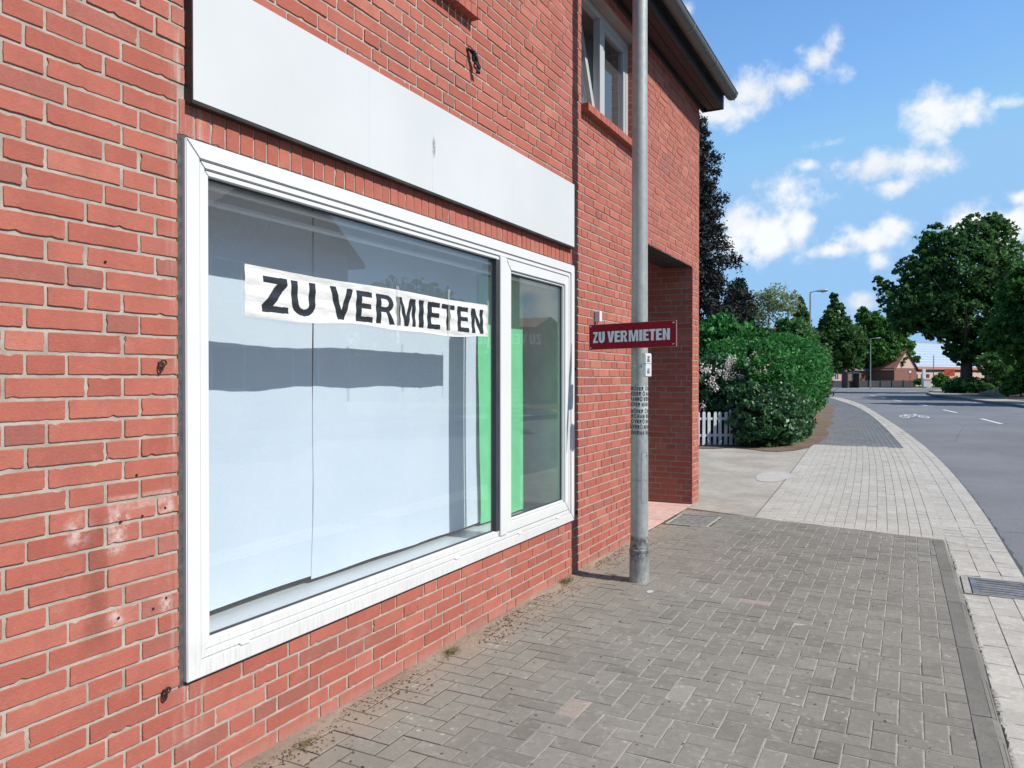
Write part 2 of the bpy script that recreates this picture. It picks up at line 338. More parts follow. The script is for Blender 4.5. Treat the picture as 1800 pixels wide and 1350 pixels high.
def galv(name='galvanised_steel', dark=1.0, pole=False):
    g = G(name); c = g.coord(); n = g.noise(c, 30, 5, .6); n2 = g.noise(c, 3, 5)
    a = (.36 * dark, .385 * dark, .375 * dark); b = (.44 * dark, .465 * dark, .455 * dark)
    col = g.mix(g.ramp(n, .35, .65), a, b); col = g.mix(g.ramp(n2, .4, .7, 0, .3), col, tuple(v * .75 for v in a))
    if pole:
        z = g.sep(c)[2]; nn = g.noise(g.coord(scale=(1, 1, .7)), 38, 8, .75)
        low = g.math('MULTIPLY', g.ramp(z, .325, .30), g.ramp(nn, .40, .62, 1, .15))
        col = g.mix(g.math('MULTIPLY', low, g.ramp(z, .12, .2, .35, .9)), col, (.085, .085, .078))
        col = g.mix(g.math('MULTIPLY', g.ramp(z, .10, .0, 0, 1), g.ramp(nn, .4, .6, .1, .9)), col, (.55, .54, .50))
        col = g.mix(g.math('MULTIPLY', g.math('MULTIPLY', g.ramp(z, .685, .695), g.ramp(z, .715, .705)), g.ramp(g.noise(c, 60, 4), .45, .6, 0, .6)), col, (.2, .2, .18))
    g.bump(n, .15, .002)
    return g.fin(col, .52, .25, .5)
M['galv'] = galv(pole=True); M['zinc'] = galv('zinc', .33)
M['steel'] = plain('steel', (.55, .55, .54), .3, .9, var=.1)
M['iron'] = plain('cast_iron', (.24, .245, .25), .55, .5, var=.3, bump=.4)
M['iron_rust'] = plain('rusty_iron', (.05, .03, .022), .8, .3, var=.5)
M['black'] = plain('black_plastic', (.012, .014, .016), .5)
M['grate'] = plain('weathered_grate', (.36, .345, .315), .85, .1, var=.3, nscale=20, bump=.5)
M['hole'] = plain('drill_hole', (.01, .008, .008), 1)
M['red_sign'] = plain('sign_red', (.31, .006, .026), .5, var=.06, spec=.15)
M['sign_letter'] = plain('sign_lettering', (.78, .85, .88), .4, var=.06)
M['sign_edge'] = plain('sign_edge', (.42, .30, .26), .6)
M['sticker'] = plain('sticker_white', (.50, .52, .53), .45, dirt=(.3, .3, .32), dirt_amt=.4, nscale=12)
M['wood'] = plain('soffit_wood', (.05, .016, .013), .75, var=.35, nscale=14, bump=.5)
M['wood_dark'] = plain('fascia_board', (.022, .020, .022), .7, var=.3)
M['rooftile'] = plain('roof_tile', (.10, .045, .035), .8, var=.3, nscale=8)
M['rooftile_red'] = plain('red_roof_tile', (.33, .13, .09), .85, var=.25, nscale=6)
M['rooftile_grey'] = plain('grey_roof_tile', (.17, .165, .16), .85, var=.25, nscale=6)
M['plaster'] = plain('interior_plaster', (.62, .61, .58), .9)
M['render_pink'] = plain('pink_render', (.62, .40, .35), .9, var=.06)
M['render_white'] = plain('white_render', (.76, .74, .72), .9, var=.06)
M['ceiling'] = plain('recess_ceiling', (.62, .55, .48), .85)
M['curtain'] = plain('curtain_cloth', (.55, .56, .55), .9, var=.1)
M['fence_white'] = plain('white_painted_wood', (.62, .63, .66), .6, var=.1, dirt=(.35, .36, .36), dirt_amt=.4)
M['fence_dark'] = plain('dark_fence', (.045, .045, .05), .85, var=.3)
M['bark'] = plain('bark', (.075, .058, .045), .95, var=.4, nscale=8, bump=.8, bscale=25)
M['bark_pale'] = plain('pale_bark', (.22, .19, .17), .95, var=.3)
M['rock'] = plain('boulder_stone', (.32, .26, .22), .9, var=.3, nscale=3, bump=.6, bscale=12)
M['orange'] = plain('orange_sign', (.62, .09, .02), .6)
M['teal'] = plain('green_gate', (.10, .24, .22), .6)
def solar():
    g = G('solar_panel'); c = g.coord('UV'); x, y, z = g.sep(c)[0:3]
    fx = g.math('FRACT', x); fy = g.math('FRACT', y)
    lx = g.math('LESS_THAN', fx, .06); ly = g.math('LESS_THAN', fy, .13)
    col = g.mix(g.math('MAXIMUM', lx, ly), (.36, .43, .50), (.74, .76, .78))
    return g.fin(col, .28, 0, .8)
M['solar'] = solar()
def leaf(name, dark, light, trans=.25, gloss=.6, spec=.2):
    g = G(name); t = g.sep(g.attr('tone')); col = g.mix(t[0], dark, light)
    g.fin(col, gloss, 0, spec, True)
    tl = g.nd('ShaderNodeBsdfTranslucent'); g.L(g.mix(.5, col, tuple(min(1, v * 2.2) for v in light)), tl.inputs[0])
    mx = g.nd('ShaderNodeMixShader'); mx.inputs[0].default_value = trans
    g.L(g.p.outputs[0], mx.inputs[1]); g.L(tl.outputs[0], mx.inputs[2]); g.L(mx.outputs[0], g.out.inputs[0]); return g.m
M['leaf_dark'] = leaf('linden_leaf', (.020, .060, .022), (.078, .170, .042))
M['leaf_mid'] = leaf('maple_leaf', (.022, .075, .018), (.085, .21, .035))
M['leaf_hedge'] = leaf('privet_leaf', (.012, .065, .018), (.060, .235, .050), .2, .6, .18)
M['leaf_lilac'] = leaf('lilac_leaf', (.016, .058, .024), (.070, .165, .062), .12, .42, .35)
M['leaf_conifer'] = leaf('conifer_needle', (.012, .017, .016), (.040, .042, .034), .05, .7)
M['leaf_columnar'] = leaf('yew_needle', (.010, .030, .016), (.028, .075, .034), .05, .7)
M['leaf_pale'] = leaf('young_leaf', (.10, .155, .055), (.26, .32, .19), .3)
M['leaf_shrub'] = leaf('shrub_leaf', (.028, .085, .026), (.09, .21, .05), .25)
M['blossom'] = leaf('lilac_blossom', (.62, .52, .48), (.84, .77, .70), .2, .7)
M['weed'] = leaf('weed_stem', (.10, .10, .03), (.22, .17, .09), .1, .8)
M['litter'] = leaf('dry_leaf', (.055, .028, .018), (.16, .085, .055), .1, .8)

# ------------------------------------------------------------------ mesh helpers
col0 = scene.collection
class MB:
    def __init__(s): s.v = []; s.f = []; s.t = []; s.uv = None; s.mi = []
    def poly(s, pts, tone=(.5, .5, .5), mi=0):
        i = len(s.v); s.v.extend([tuple(p) for p in pts]); s.f.append(tuple(range(i, i + len(pts)))); s.t.append(tone); s.mi.append(mi)
    def raw(s, vs, fs, tone=(.5, .5, .5), mi=0):
        i = len(s.v); s.v.extend([tuple(p) for p in vs])
        for f in fs: s.f.append(tuple(i + k for k in f)); s.t.append(tone); s.mi.append(mi)
    def box(s, x0, x1, y0, y1, z0, z1, mat=None, tone=(.5, .5, .5), mi=0):
        vs = [(x, y, z) for x in (x0, x1) for y in (y0, y1) for z in (z0, z1)]
        if mat is not None: vs = [tuple(mat @ Vector(p)) for p in vs]
        s.raw(vs, [(0, 1, 3, 2), (4, 6, 7, 5), (0, 4, 5, 1), (2, 3, 7, 6), (0, 2, 6, 4), (1, 5, 7, 3)], tone, mi)
    def tube(s, pts, rad, n=12, caps=True):
        pts = [Vector(p) for p in pts]; rad = rad if isinstance(rad, (list, tuple)) else [rad] * len(pts)
        rings = []
        for i, p in enumerate(pts):
            d = (pts[min(i + 1, len(pts) - 1)] - pts[max(i - 1, 0)]).normalized()
            a = d.orthogonal().normalized() if i == 0 else (rings[-1][1] - d * rings[-1][1].dot(d)).normalized()
            rings.append((p, a, d.cross(a)))
        base = len(s.v)
        for (p, a, b), r in zip(rings, rad):
            for k in range(n):
                t = 2 * PI * k / n; s.v.append(tuple(p + (a * math.cos(t) + b * math.sin(t)) * r))
        for i in range(len(pts) - 1):
            for k in range(n):
                k2 = (k + 1) % n; s.f.append((base + i * n + k, base + i * n + k2, base + (i + 1) * n + k2, base + (i + 1) * n + k)); s.t.append((.5,) * 3); s.mi.append(0)
        if caps:
            s.f.append(tuple(base + k for k in range(n))[::-1]); s.t.append((.5,) * 3); s.mi.append(0)
            s.f.append(tuple(base + (len(pts) - 1) * n + k for k in range(n))); s.t.append((.5,) * 3); s.mi.append(0)
    def lathe(s, prof, cx=0, cy=0, n=32):
        base = len(s.v)
        for (r, z) in prof:
            for k in range(n): t = 2 * PI * k / n; s.v.append((cx + r * math.cos(t), cy + r * math.sin(t), z))
        for i in range(len(prof) - 1):
            for k in range(n):
                k2 = (k + 1) % n; s.f.append((base + i * n + k, base + i * n + k2, base + (i + 1) * n + k2, base + (i + 1) * n + k)); s.t.append((.5,) * 3); s.mi.append(0)
    def build(s, name, mat, parent=None, bevel=0, smooth=False, tone=False, segs=1):
        me = bpy.data.meshes.new(name); me.from_pydata(s.v, [], s.f)
        mats = mat if isinstance(mat, (list, tuple)) else [mat]
        for m_ in mats: me.materials.append(m_)
        if len(mats) > 1: me.polygons.foreach_set('material_index', s.mi)
        if tone:
            a = me.attributes.new('tone', 'FLOAT_VECTOR', 'FACE'); a.data.foreach_set('vector', np.array(s.t, dtype=np.float32).ravel())
        if smooth: me.polygons.foreach_set('use_smooth', [True] * len(me.polygons))
        me.update()
        if bevel:
            bm = bmesh.new(); bm.from_mesh(me); bmesh.ops.remove_doubles(bm, verts=bm.verts, dist=1e-6)
            es = [e for e in bm.edges if len(e.link_faces) == 2 and e.calc_face_angle(0) > .5]
            bmesh.ops.bevel(bm, geom=es, offset=bevel, segments=segs, affect='EDGES', clamp_overlap=True)
            bm.to_mesh(me); bm.free()
        if smooth:
            try: me.set_sharp_from_angle(angle=math.radians(40))
            except Exception: pass
        o = bpy.data.objects.new(name, me); col0.objects.link(o)
        if parent is not None: o.parent = parent; o.matrix_parent_inverse = parent.matrix_basis.inverted()
        return o
def tag(o, label, cat, group=None, kind=None):
    if label: o['label'] = label
    if cat: o['category'] = cat
    if group: o['group'] = group
    if kind: o['kind'] = kind
    return o
def thing(name, label, cat, loc=(0, 0, 0), group=None):
    o = bpy.data.objects.new(name, None); o.location = loc; o.empty_display_size = .1; col0.objects.link(o); return tag(o, label, cat, group)
def struct(o): o['kind'] = 'structure'; return o
def quads(name, V, tones, mat, parent=None, n=4):
    """V: (N,n,3) array of separate faces"""
    N = V.shape[0]; me = bpy.data.meshes.new(name)
    me.vertices.add(N * n); me.vertices.foreach_set('co', V.astype(np.float32).ravel())
    me.loops.add(N * n); me.loops.foreach_set('vertex_index', np.arange(N * n, dtype=np.int32))
    me.polygons.add(N); me.polygons.foreach_set('loop_start', np.arange(0, N * n, n, dtype=np.int32))
    me.polygons.foreach_set('loop_total', np.full(N, n, dtype=np.int32))
    me.materials.append(mat); me.update(calc_edges=True)
    a = me.attributes.new('tone', 'FLOAT_VECTOR', 'FACE'); a.data.foreach_set('vector', tones.astype(np.float32).ravel())
    o = bpy.data.objects.new(name, me); col0.objects.link(o)
    if parent is not None: o.parent = parent; o.matrix_parent_inverse = parent.matrix_basis.inverted()
    return o
def at(px, d, z=0):   # survey helper: ground position seen at picture column px (of 1800), d metres deep
    l = (px - 900) / FPX * d
    return Vector((CX - math.sin(TH) * d + math.cos(TH) * l, math.cos(TH) * d + math.sin(TH) * l, z))

# ------------------------------------------------------------------ brickwork as real bricks
BM, BH = .2325, .0637     # module length and course height
def brick_field(mb, O, U, V, Nn, u0, u1, v0, v1, holes, near=lambda u: False, seed=1, voff=0.0):
    """bricks on the plane O + u*U + v*V, proud along Nn; holes = rectangles (ua,ub,va,vb)"""
    rnd = random.Random(seed); O, U, V, Nn = map(Vector, (O, U, V, Nn))
    q = BM / 4; row = 0; J = .0055
    nrow = int((v1 - v0) / BH + 1.01)
    for row in range(nrow):
        va = v0 + row * BH + voff; u = u0 - rnd.choice((0, 2, 4, 6)) * q - (row % 2) * q - .4
        cnt = rnd.randint(0, 2)
        while u < u1:
            ln = 4 * q
            cnt += 1
            if cnt % 3 == 0 or rnd.random() < .12: ln = 2 * q
            if rnd.random() < .04: cnt += 1
            e0, e1 = u + J + rnd.uniform(-.0012, .0012), u + ln - J + rnd.uniform(-.0012, .0012)
            for (ha, hb, hc, hd) in holes:
                if hd - .012 < va + J or hc + .012 > va + BH - J: continue
                if e1 <= ha < e1 + .05: e1 = ha - .001
                if e0 - .05 < hb <= e0: e0 = hb + .001
            segs = [(e0, e1)] if True else [(u + J + rnd.uniform(-.0012, .0012), u + ln - J + rnd.uniform(-.0012, .0012))]
            a, b = va + J, va + BH - J
            vm = (a + b) / 2; vh = min(b, v1)
            for (ha, hb, hc, hd) in holes:
                ns = []
                for (s0, s1) in segs:
                    if hd - .012 < a or hc + .012 > b or s1 < ha or s0 > hb: ns.append((s0, s1)); continue
                    if s0 < ha - .04: ns.append((s0, ha - .001))
                    if s1 > hb + .04: ns.append((hb + .001, s1))
                segs = ns
            bot = a
            for (s0, s1) in segs:
                s0 = max(s0, u0); s1 = min(s1, u1)
                if s1 - s0 < .012 or vh - a < .012: continue
                one_brick(mb, O, U, V, Nn, s0, s1, a, vh, rnd, near((s0 + s1) / 2))
            u += ln
def one_brick(mb, O, U, V, Nn, s0, s1, a, b, rnd, near, proud=.0):
    L = s1 - s0; H = b - a
    nl, nh = (max(3, int(L / .016)), 4) if near else (max(1, int(L / .06)), 1)
    pts = []
    def jit(): return rnd.gauss(0, .0005 if near else .0003)
    cc_ = rnd.uniform(.002, .0045)
    def fr_(ln, m):      # edge parameters 0, c, ..., L-c
        return [0] + [cc_ + (ln - 2 * cc_) * i / m for i in range(m + 1)]
    for q_ in fr_(L, nl): pts.append([s0 + q_, a, 0])
    for q_ in fr_(H, nh): pts.append([s1, a + q_, 0])
    for q_ in fr_(L, nl): pts.append([s1 - q_, b, 0])
    for q_ in fr_(H, nh): pts.append([s0, b - q_, 0])
    n = len(pts); nlr, nhr = nl + 2, nh + 2; cu, cv = (s0 + s1) / 2, (a + b) / 2
    chips = [(rnd.randrange(n), rnd.uniform(.002, .006)) for _ in range(2)] if near and rnd.random() < .55 else []
    cr = rnd.uniform(.0004, .0016) if near else .0006
    tiltu, tiltv = rnd.gauss(0, .006), rnd.gauss(0, .012); dp = rnd.gauss(0, .0007)
    outer, inner = [], []
    for k, (x, y, _) in enumerate(pts):
        corner = k in (0, nlr, nlr + nhr, 2 * nlr + nhr)
        inx = (1 if x < cu else -1); iny = (1 if y < cv else -1)
        c = cr if corner else 0
        for (ci, amt) in chips:
            if min((k - ci) % n, (ci - k) % n) == 0: c += amt
        onx = abs(x - s0) < 1e-6 or abs(x - s1) < 1e-6; ony = abs(y - a) < 1e-6 or abs(y - b) < 1e-6
        ox = x + (inx * c if onx else 0) + jit(); oy = y + (iny * c if ony else 0) + jit()
        outer.append((ox, oy))
        e = .0009 + abs(rnd.gauss(0, .0005 if near else .0002))
        inner.append((ox + (inx * e if onx or corner else 0), oy + (iny * e if ony or corner else 0)))
    def P(u, v, d): return O + U * u + V * v + Nn * (d + proud)
    base = [P(u, v, -.011) for u, v in outer]
    mid = [P(u, v, -.0009 + dp) for u, v in outer]
    top = [P(u, v, dp + (u - cu) * tiltu + (v - cv) * tiltv) for u, v in inner]
    tone = (min(1, max(0, rnd.gauss(.5, .24))), rnd.random(), rnd.random())
    fs = []
    for k in range(n):
        k2 = (k + 1) % n; fs.append((k, k2, n + k2, n + k)); fs.append((n + k, n + k2, 2 * n + k2, 2 * n + k))
    fs.append(tuple(range(2 * n, 3 * n)))
    mb.raw(base + mid + top, fs, tone)
def rect_holes(mb, O, U, V, u0, u1, v0, v1, holes, tone=(.5, .5, .5)):
    O, U, V = map(Vector, (O, U, V))
    us = sorted({u0, u1, *[min(max(h[k], u0), u1) for h in holes for k in (0, 1)]}); vs = sorted({v0, v1, *[min(max(h[k], v0), v1) for h in holes for k in (2, 3)]})
    for a, b in zip(us, us[1:]):
        for c, d in zip(vs, vs[1:]):
            m, n = (a + b) / 2, (c + d) / 2
            if any(h[0] < m < h[1] and h[2] < n < h[3] for h in holes): continue
            mb.poly([O + U * a + V * c, O + U * b + V * c, O + U * b + V * d, O + U * a + V * d], tone)

# ------------------------------------------------------------------ ground and road
def lerp(tab, y):
    for (y0, x0), (y1, x1) in zip(tab, tab[1:]):
        if y <= y1: return x0 + (x1 - x0) * (y - y0) / (y1 - y0)
    return tab[-1][1]
def smooth_tab(tab):   # monotone resample with light smoothing
    ys = np.linspace(tab[0][0], tab[-1][0], 260); xs = np.interp(ys, [t[0] for t in tab], [t[1] for t in tab])
    k = np.ones(15) / 15; xp = np.pad(xs, 7, mode='reflect', reflect_type='odd'); xs = np.convolve(xp, k, 'valid')
    return list(zip(ys.tolist(), xs.tolist()))
KERB = smooth_tab([(-8, 2.5), (3.3, 2.47), (7.6, 2.41), (12, 2.28), (16, 2.10), (17.5, 1.98), (23, 1.57), (28.5, 1.10), (34, .57), (43, -.5), (58, -2.9), (66, -4.6), (80, -8.5)])
ASPH = smooth_tab([(-8, 2.86), (6.6, 2.86), (11.5, 2.76), (16.4, 2.50), (22.8, 1.98), (34.3, .87), (43, -.02), (50.3, -.96), (58.6, -2.3), (66, -4.0), (80, -7.6)])
LEFT = smooth_tab([(7.9, .74), (11, .61), (14.2, .44), (17.1, .29), (21, .03), (28.7, -.46), (40, -1.35), (56, -3.4), (66, -5.4), (80, -9.5)])
K = lambda y: lerp(KERB, y); A = lambda y: lerp(ASPH, y); LF = lambda y: lerp(LEFT, y)
ZP, ZR = 0.0, -.036      # pavement and road level
def ribbon(fa, fb, y0, y1, z, step=.5):
    mb = MB(); n = max(2, int((y1 - y0) / step))
    for i in range(n):
        a, b = y0 + (y1 - y0) * i / n, y0 + (y1 - y0) * (i + 1) / n
        mb.poly([(fa(a), a, z), (fb(a), a, z), (fb(b), b, z), (fa(b), b, z)])
    return mb
mb = MB(); mb.poly([(-3000, -3000, -.09), (3000, -3000, -.09), (3000, 3000, -.09), (-3000, 3000, -.09)])
struct(mb.build('ground', M['grass']))
# asphalt: main road plus the junction area
mb = ribbon(lambda y: A(y), lambda y: max(A(y) + 7.2, 0) + (max(0, y - 66) * 1.8 if y > 66 else 0), -8, 66, ZR, 1)
mb.poly([(-60, 66, ZR), (A(66) + 7.2, 66, ZR), (70, 104, ZR), (70, 123, ZR), (-60, 118, ZR)])
struct(mb.build('road', M['asphalt']))
mb = ribbon(lambda y: A(y) - .012, lambda y: A(y) + .03 + .012 * math.sin(y * 17) * math.sin(y * 5.3), -8, 60, ZR + .004, .08)
struct(mb.build('asphalt_seam', M['asphalt_edge']))

# herringbone pavement
PU = .0905
def Yb(x): return 8.10 - .215 * x
def paver(mb, x0, x1, y0, y1, z, rnd, J=.0027, clampY=None, f=None, bev=.0028):
    dz = rnd.gauss(0, .0007); tx, ty = rnd.gauss(0, .006), rnd.gauss(0, .006)
    x0 += J + rnd.uniform(-.0006, .0006); x1 -= J; y0 += J + rnd.uniform(-.0006, .0006); y1 -= J
    def P(x, y, h):
        zz = z + h + (dz + (x - (x0 + x1) / 2) * tx + (y - (y0 + y1) / 2) * ty if h > -.004 else 0)
        if clampY: x_, y_ = x, clampY(x, y)
        else: x_, y_ = x, y
        if f: x_, y_ = f(x_, y_)
        return (x_, y_, zz)
    o = [(x0, y0), (x1, y0), (x1, y1), (x0, y1)]; b = bev
    i = [(x0 + b, y0 + b), (x1 - b, y0 + b), (x1 - b, y1 - b), (x0 + b, y1 - b)]
    vs = [P(*p, -.007) for p in o] + [P(*p, -.0017) for p in o] + [P(*p, 0) for p in i]
    fs = [(8, 9, 10, 11)]
    for k in range(4):
        k2 = (k + 1) % 4; fs += [(k, k2, 4 + k2, 4 + k), (4 + k, 4 + k2, 8 + k2, 8 + k)]
    mb.raw(vs, fs, (min(1, max(0, rnd.gauss(.5, .22))), rnd.random(), rnd.random()))
rnd = random.Random(3); mb = MB()
XE = lambda y: K(y) - .105
ox, oy = .729 - 40 * PU, 3.276 - PU - 60 * PU
for j in range(-20, 130):
    for i in range(-2, 90):
        k = (i + j) % 4; x = ox + i * PU; y = oy + j * PU
        if k == 0: w, h = 2 * PU, PU
        elif k == 2: w, h = PU, 2 * PU
        else: continue
        if x + w < -.02 or y < -4.5: continue
        xe = XE(y)
        if x > xe - .02 or y > Yb(x) - .02: continue
        if -.02 > x: w = x + w + .02; x = -.02
        if w < .03: continue
        x1 = min(x + w, xe)
        if 6.47 < y < 8.41 and x1 < .02: continue
        # recess threshold keeps its own tiles
        if .03 < (x + x1) / 2 < .445 and 7.20 < y + h / 2 < 7.80: continue
        paver(mb, x, x1, y, y + h, ZP, rnd, clampY=lambda X_, Y_: min(Y_, Yb(X_)))
sw = struct(mb.build('sidewalk', M['paver'], tone=True))
mb = MB(); mb.poly([(-.02, -8, ZP - .0026), (2.45, -8, ZP - .0026), (2.40, 7.7, ZP - .0026), (.4, 8.08, ZP - .0026), (-.02, 8.2, ZP - .0026)])
struct(mb.build('sidewalk_bedding', M['joint']))
# light driveway crossing, pavers follow the kerb curve
def fcurve(u, v): return (K(v) + .003 - u * (K(v) + .003 - LF(v)) / 1.66, v)
mb = MB(); rnd = random.Random(5); ncol = 18; cw = 1.66 / ncol
for c in range(ncol):
    v = 7.2 - rnd.random() * .18
    while v < 17.15:
        u0, u1 = c * cw, (c + 1) * cw
        x = fcurve((u0 + u1) / 2, max(v, 7.95))[0]
        if v + .18 > Yb(x) + .01:
            paver(mb, u0, u1, v, v + .18, ZP, rnd, J=.0016, f=lambda a, b: ((fcurve(a, max(b, 7.91))[0]), max(b, Yb(fcurve(a, max(b, 7.91))[0]) + .004)), bev=.002)
        v += .18
struct(mb.build('driveway_crossing', M['paver_light'], tone=True))
mb = MB(); rnd = random.Random(6)
for c in range(ncol):
    v = 17.16 + rnd.random() * .0; first = True
    while v < 60:
        ln = (.09 if (c % 2 and first) else .18) * (1 if v < 34 else 2); first = False
        if fcurve((c + .5) * cw, v)[0] < -.35 - (v - 25) * .13 and c > 15: pass
        paver(mb, c * cw, (c + 1) * cw, v, v + ln, ZP, rnd, J=.003 if v < 34 else .004, f=fcurve, bev=.002)
        v += ln
struct(mb.build('far_sidewalk', M['paver_dark'], tone=True))
mb = ribbon(lambda y: LF(y) - .02, lambda y: K(y), 7.55, 17.1, ZP - .0046, .3)
for i, f_ in enumerate(mb.f): pass
mb.v = [(x, max(y, Yb(x) - .01), z) for x, y, z in mb.v]
struct(mb.build('crossing_bedding', M['joint_dark']))
struct(ribbon(lambda y: LF(y) - .02, lambda y: K(y), 17.1, 66, ZP - .0046, .5).build('far_bedding', M['joint_far']))
# kerb: dark rounded block near, flush pale strip at the crossing, dark again further on
def kerb_mesh(y0, y1, wi, ztop, zdrop, mat, name, step=.9):
    mb = MB(); y = y0; r = random.Random(9)
    while y < y1 - .01:
        e = min(y + step, y1); n = 4
        for q in range(n):
            a, b = y + (e - y) * q / n + (.003 if q == 0 else 0), y + (e - y) * (q + 1) / n - (.003 if q == n - 1 else 0)
            prof = [(-wi, ztop), (-.03, ztop + .001), (-.012, ztop - .006), (0.0, ztop - .02), (.006, zdrop)]
            jj = r.uniform(-.002, .002)
            for (p0, z0), (p1, z1) in zip(prof, prof[1:]):
                mb.poly([(K(a) + p0, a, z0), (K(a) + p1 + jj, a, z1), (K(b) + p1 + jj, b, z1), (K(b) + p0, b, z0)])
        y = e
    return struct(mb.build(name, mat, smooth=True))
kerb_mesh(-8, 7.575, .104, ZP + .002, ZR - .02, M['kerb'], 'kerb')
kerb_mesh(17.2, 80, .02, ZP + .004, ZR - .02, M['kerb'], 'far_kerb', 3)
mb_k = None
struct(ribbon(lambda y: K(y) - .004, lambda y: K(y) + .007, 7.6, 58, ZP - .0012, .25).build('gutter_joint', M['kerb_pale']))
# gutter of pale stones, three rows wide
mb = MB(); rnd = random.Random(8)
def frow(u, v): return (K(v) + .004 + (A(v) - K(v) - .004) * u, v)
ZG = ZP - .022
def zgut(v): t = min(1, max(0, (v - 6.9) / 2.2)); return ZG + (ZP - .005 - ZG) * t * t * (3 - 2 * t)
for c in range(3):
    v = -4.4 + c * .05
    while v < 60:
        ln = .148 if v < 20 else .6
        if not (5.86 < v + ln / 2 < 6.35):
            paver(mb, c / 3 + .004, (c + 1) / 3 - .004, v, v + ln, zgut(v), rnd, J=.0016, f=frow, bev=.002)
        v += ln
struct(mb.build('gutter', M['gutter_stone'], tone=True))
mb = ribbon(lambda y: K(y) - .0, lambda y: A(y), -8, 60, 0, .4); mb.v = [(x, y, zgut(y) - .0035) for x, y, z in mb.v]; struct(mb.build('gutter_bedding', M['joint']))
mb = MB(); rnd = random.Random(11)     # crumbly mortar line between kerb and gutter
y = 1.5
while y < 7.5:
    l = rnd.uniform(.02, .09); w = rnd.uniform(.004, .016); x = K(y) + .012
    if not 5.84 < y < 6.37 and rnd.random() < .85:
        mb.raw([(x - w, y, ZG + .001), (x + w, y, ZG + .001), (x + w * .7, y + l, ZG + .001), (x - w, y + l, ZG + .001), (x, y + l / 2, ZG + .007)], [(0, 1, 4), (1, 2, 4), (2, 3, 4), (3, 0, 4)])
    y += l * rnd.uniform(.9, 1.4)
struct(mb.build('kerb_mortar', M['kerb_pale']))
# concrete yard between the pier and the garden
mb = MB(); ys = np.linspace(8.0, 17.3, 40)
for a, b in zip(ys, ys[1:]):
    fl = lambda y: max(LF(max(y, 7.9)) - .012, .1) 
    mb.poly([(-9, a, ZP - .003), (fl(a), a, ZP - .003), (fl(b), b, ZP - .003), (-9, b, ZP - .003)])
mb.v = [(x, max(y, Yb(x) - .02) if x > -.5 else y, z) for x, y, z in mb.v]
struct(mb.build('concrete_yard', M['concrete']))
mb = MB(); pts = [(.40 + .23 * math.cos(t) * (1 + .08 * math.sin(3 * t)), 11.35 + .62 * math.sin(t), ZP + .0015) for t in np.linspace(0, 2 * PI, 28)[:-1]]
mb.poly(pts); struct(mb.build('concrete_patch', M['concrete_patch']))
# soil strip along the garden edge
mb = MB(); r = random.Random(4)
pp = [(-9, 15.3)] + [(x, 15.35 + .12 * math.sin(x * 5) + r.uniform(-.1, .1)) for x in np.linspace(-4, -.35, 20)] + [(-.1, 15.2), (.15, 15.6), (.33, 16.4), (.33, 17.3)]
pp += [(LF(y) + .20 + .05 * math.sin(y * 1.3) + r.uniform(-.04, .04), y) for y in np.linspace(17.8, 40, 50)] + [(LF(60) + .1, 60), (-30, 60), (-30, 15.3)]
mb.poly([(x, y, ZP + .006) for x, y in pp]); struct(mb.build('soil', M['soil']))
# recess floor tiles
mb = MB(); rnd = random.Random(12)
for i in range(7):
    for j in range(11): paver(mb, -1.30 + i * .186, -1.30 + (i + 1) * .186, 6.45 + j * .178, 6.45 + (j + 1) * .178, ZP + .008, rnd, J=.002)
struct(mb.build('recess_floor', M['tile'], tone=True))
mb = MB(); mb.box(-1.31, .0, 6.44, 8.40, -.05, ZP + .0035); struct(mb.build('recess_step', M['joint']))
# road markings
def stripe(mb, c0, c1, w, z=ZR + .005):
    a, b = Vector((*c0, z)), Vector((*c1, z)); d = (b - a).normalized(); s = Vector((d.y, -d.x, 0)) * w / 2
    mb.poly([a - s, a + s, b + s, b - s])
mb = MB()
for (a, b) in (((4.62, 28.2), (4.30, 31.4)), ((3.79, 36.3), (3.40, 39.5)), ((2.85, 44.5), (2.42, 47.6)), ((1.62, 52.3), (1.1, 55.6)), ((.45, 60), (0, 63.2)), ((-.3, 66), (-.9, 70)), ((-.5, 74), (.3, 80)), ((1.2, 85), (2.6, 93))): stripe(mb, a, b, .125)
struct(mb.build('centre_line', M['paint']))
def bike(cx, cy, w, l, rot, name='bicycle_marking'):
    mb = MB(); z = ZR + .005
    def P(u, v): c, s = math.cos(rot), math.sin(rot); X_, Y_ = u * w, v * l; return (cx + X_ * c - Y_ * s, cy + X_ * s + Y_ * c, z)
    for wx in (-.33, .33):
        for k in range(20):
            t0, t1 = 2 * PI * k / 20, 2 * PI * (k + 1) / 20
            mb.poly([P(wx + .17 * math.cos(t0), -.2 + .26 * math.sin(t0)), P(wx + .125 * math.cos(t0), -.2 + .19 * math.sin(t0)), P(wx + .125 * math.cos(t1), -.2 + .19 * math.sin(t1)), P(wx + .17 * math.cos(t1), -.2 + .26 * math.sin(t1))])
    z += .003
    for (a, b) in (((-.33, -.2), (-.18, .2)), ((-.18, .2), (.2, .2)), ((-.05, -.2), (-.18, .22)), ((-.05, -.2), (.2, .2)), ((.33, -.2), (.17, .4)), ((-.26, .3), (-.12, .3)), ((.12, .4), (.26, .4))):
        d = Vector((b[0] - a[0], b[1] - a[1])); n = Vector((d.y, -d.x)).normalized() * .025; z += .0004
        mb.poly([P(a[0] - n.x, a[1] - n.y), P(a[0] + n.x, a[1] + n.y), P(b[0] + n.x, b[1] + n.y), P(b[0] - n.x, b[1] - n.y)])
    return struct(mb.build(name, M['paint']))
bike(2.17, 32.6, .95, 3.6, .08)
bike(5.9, 52.5, 1.2, 3.2, .12)
bike(-3.6, 74, 1.6, 3.0, .2)
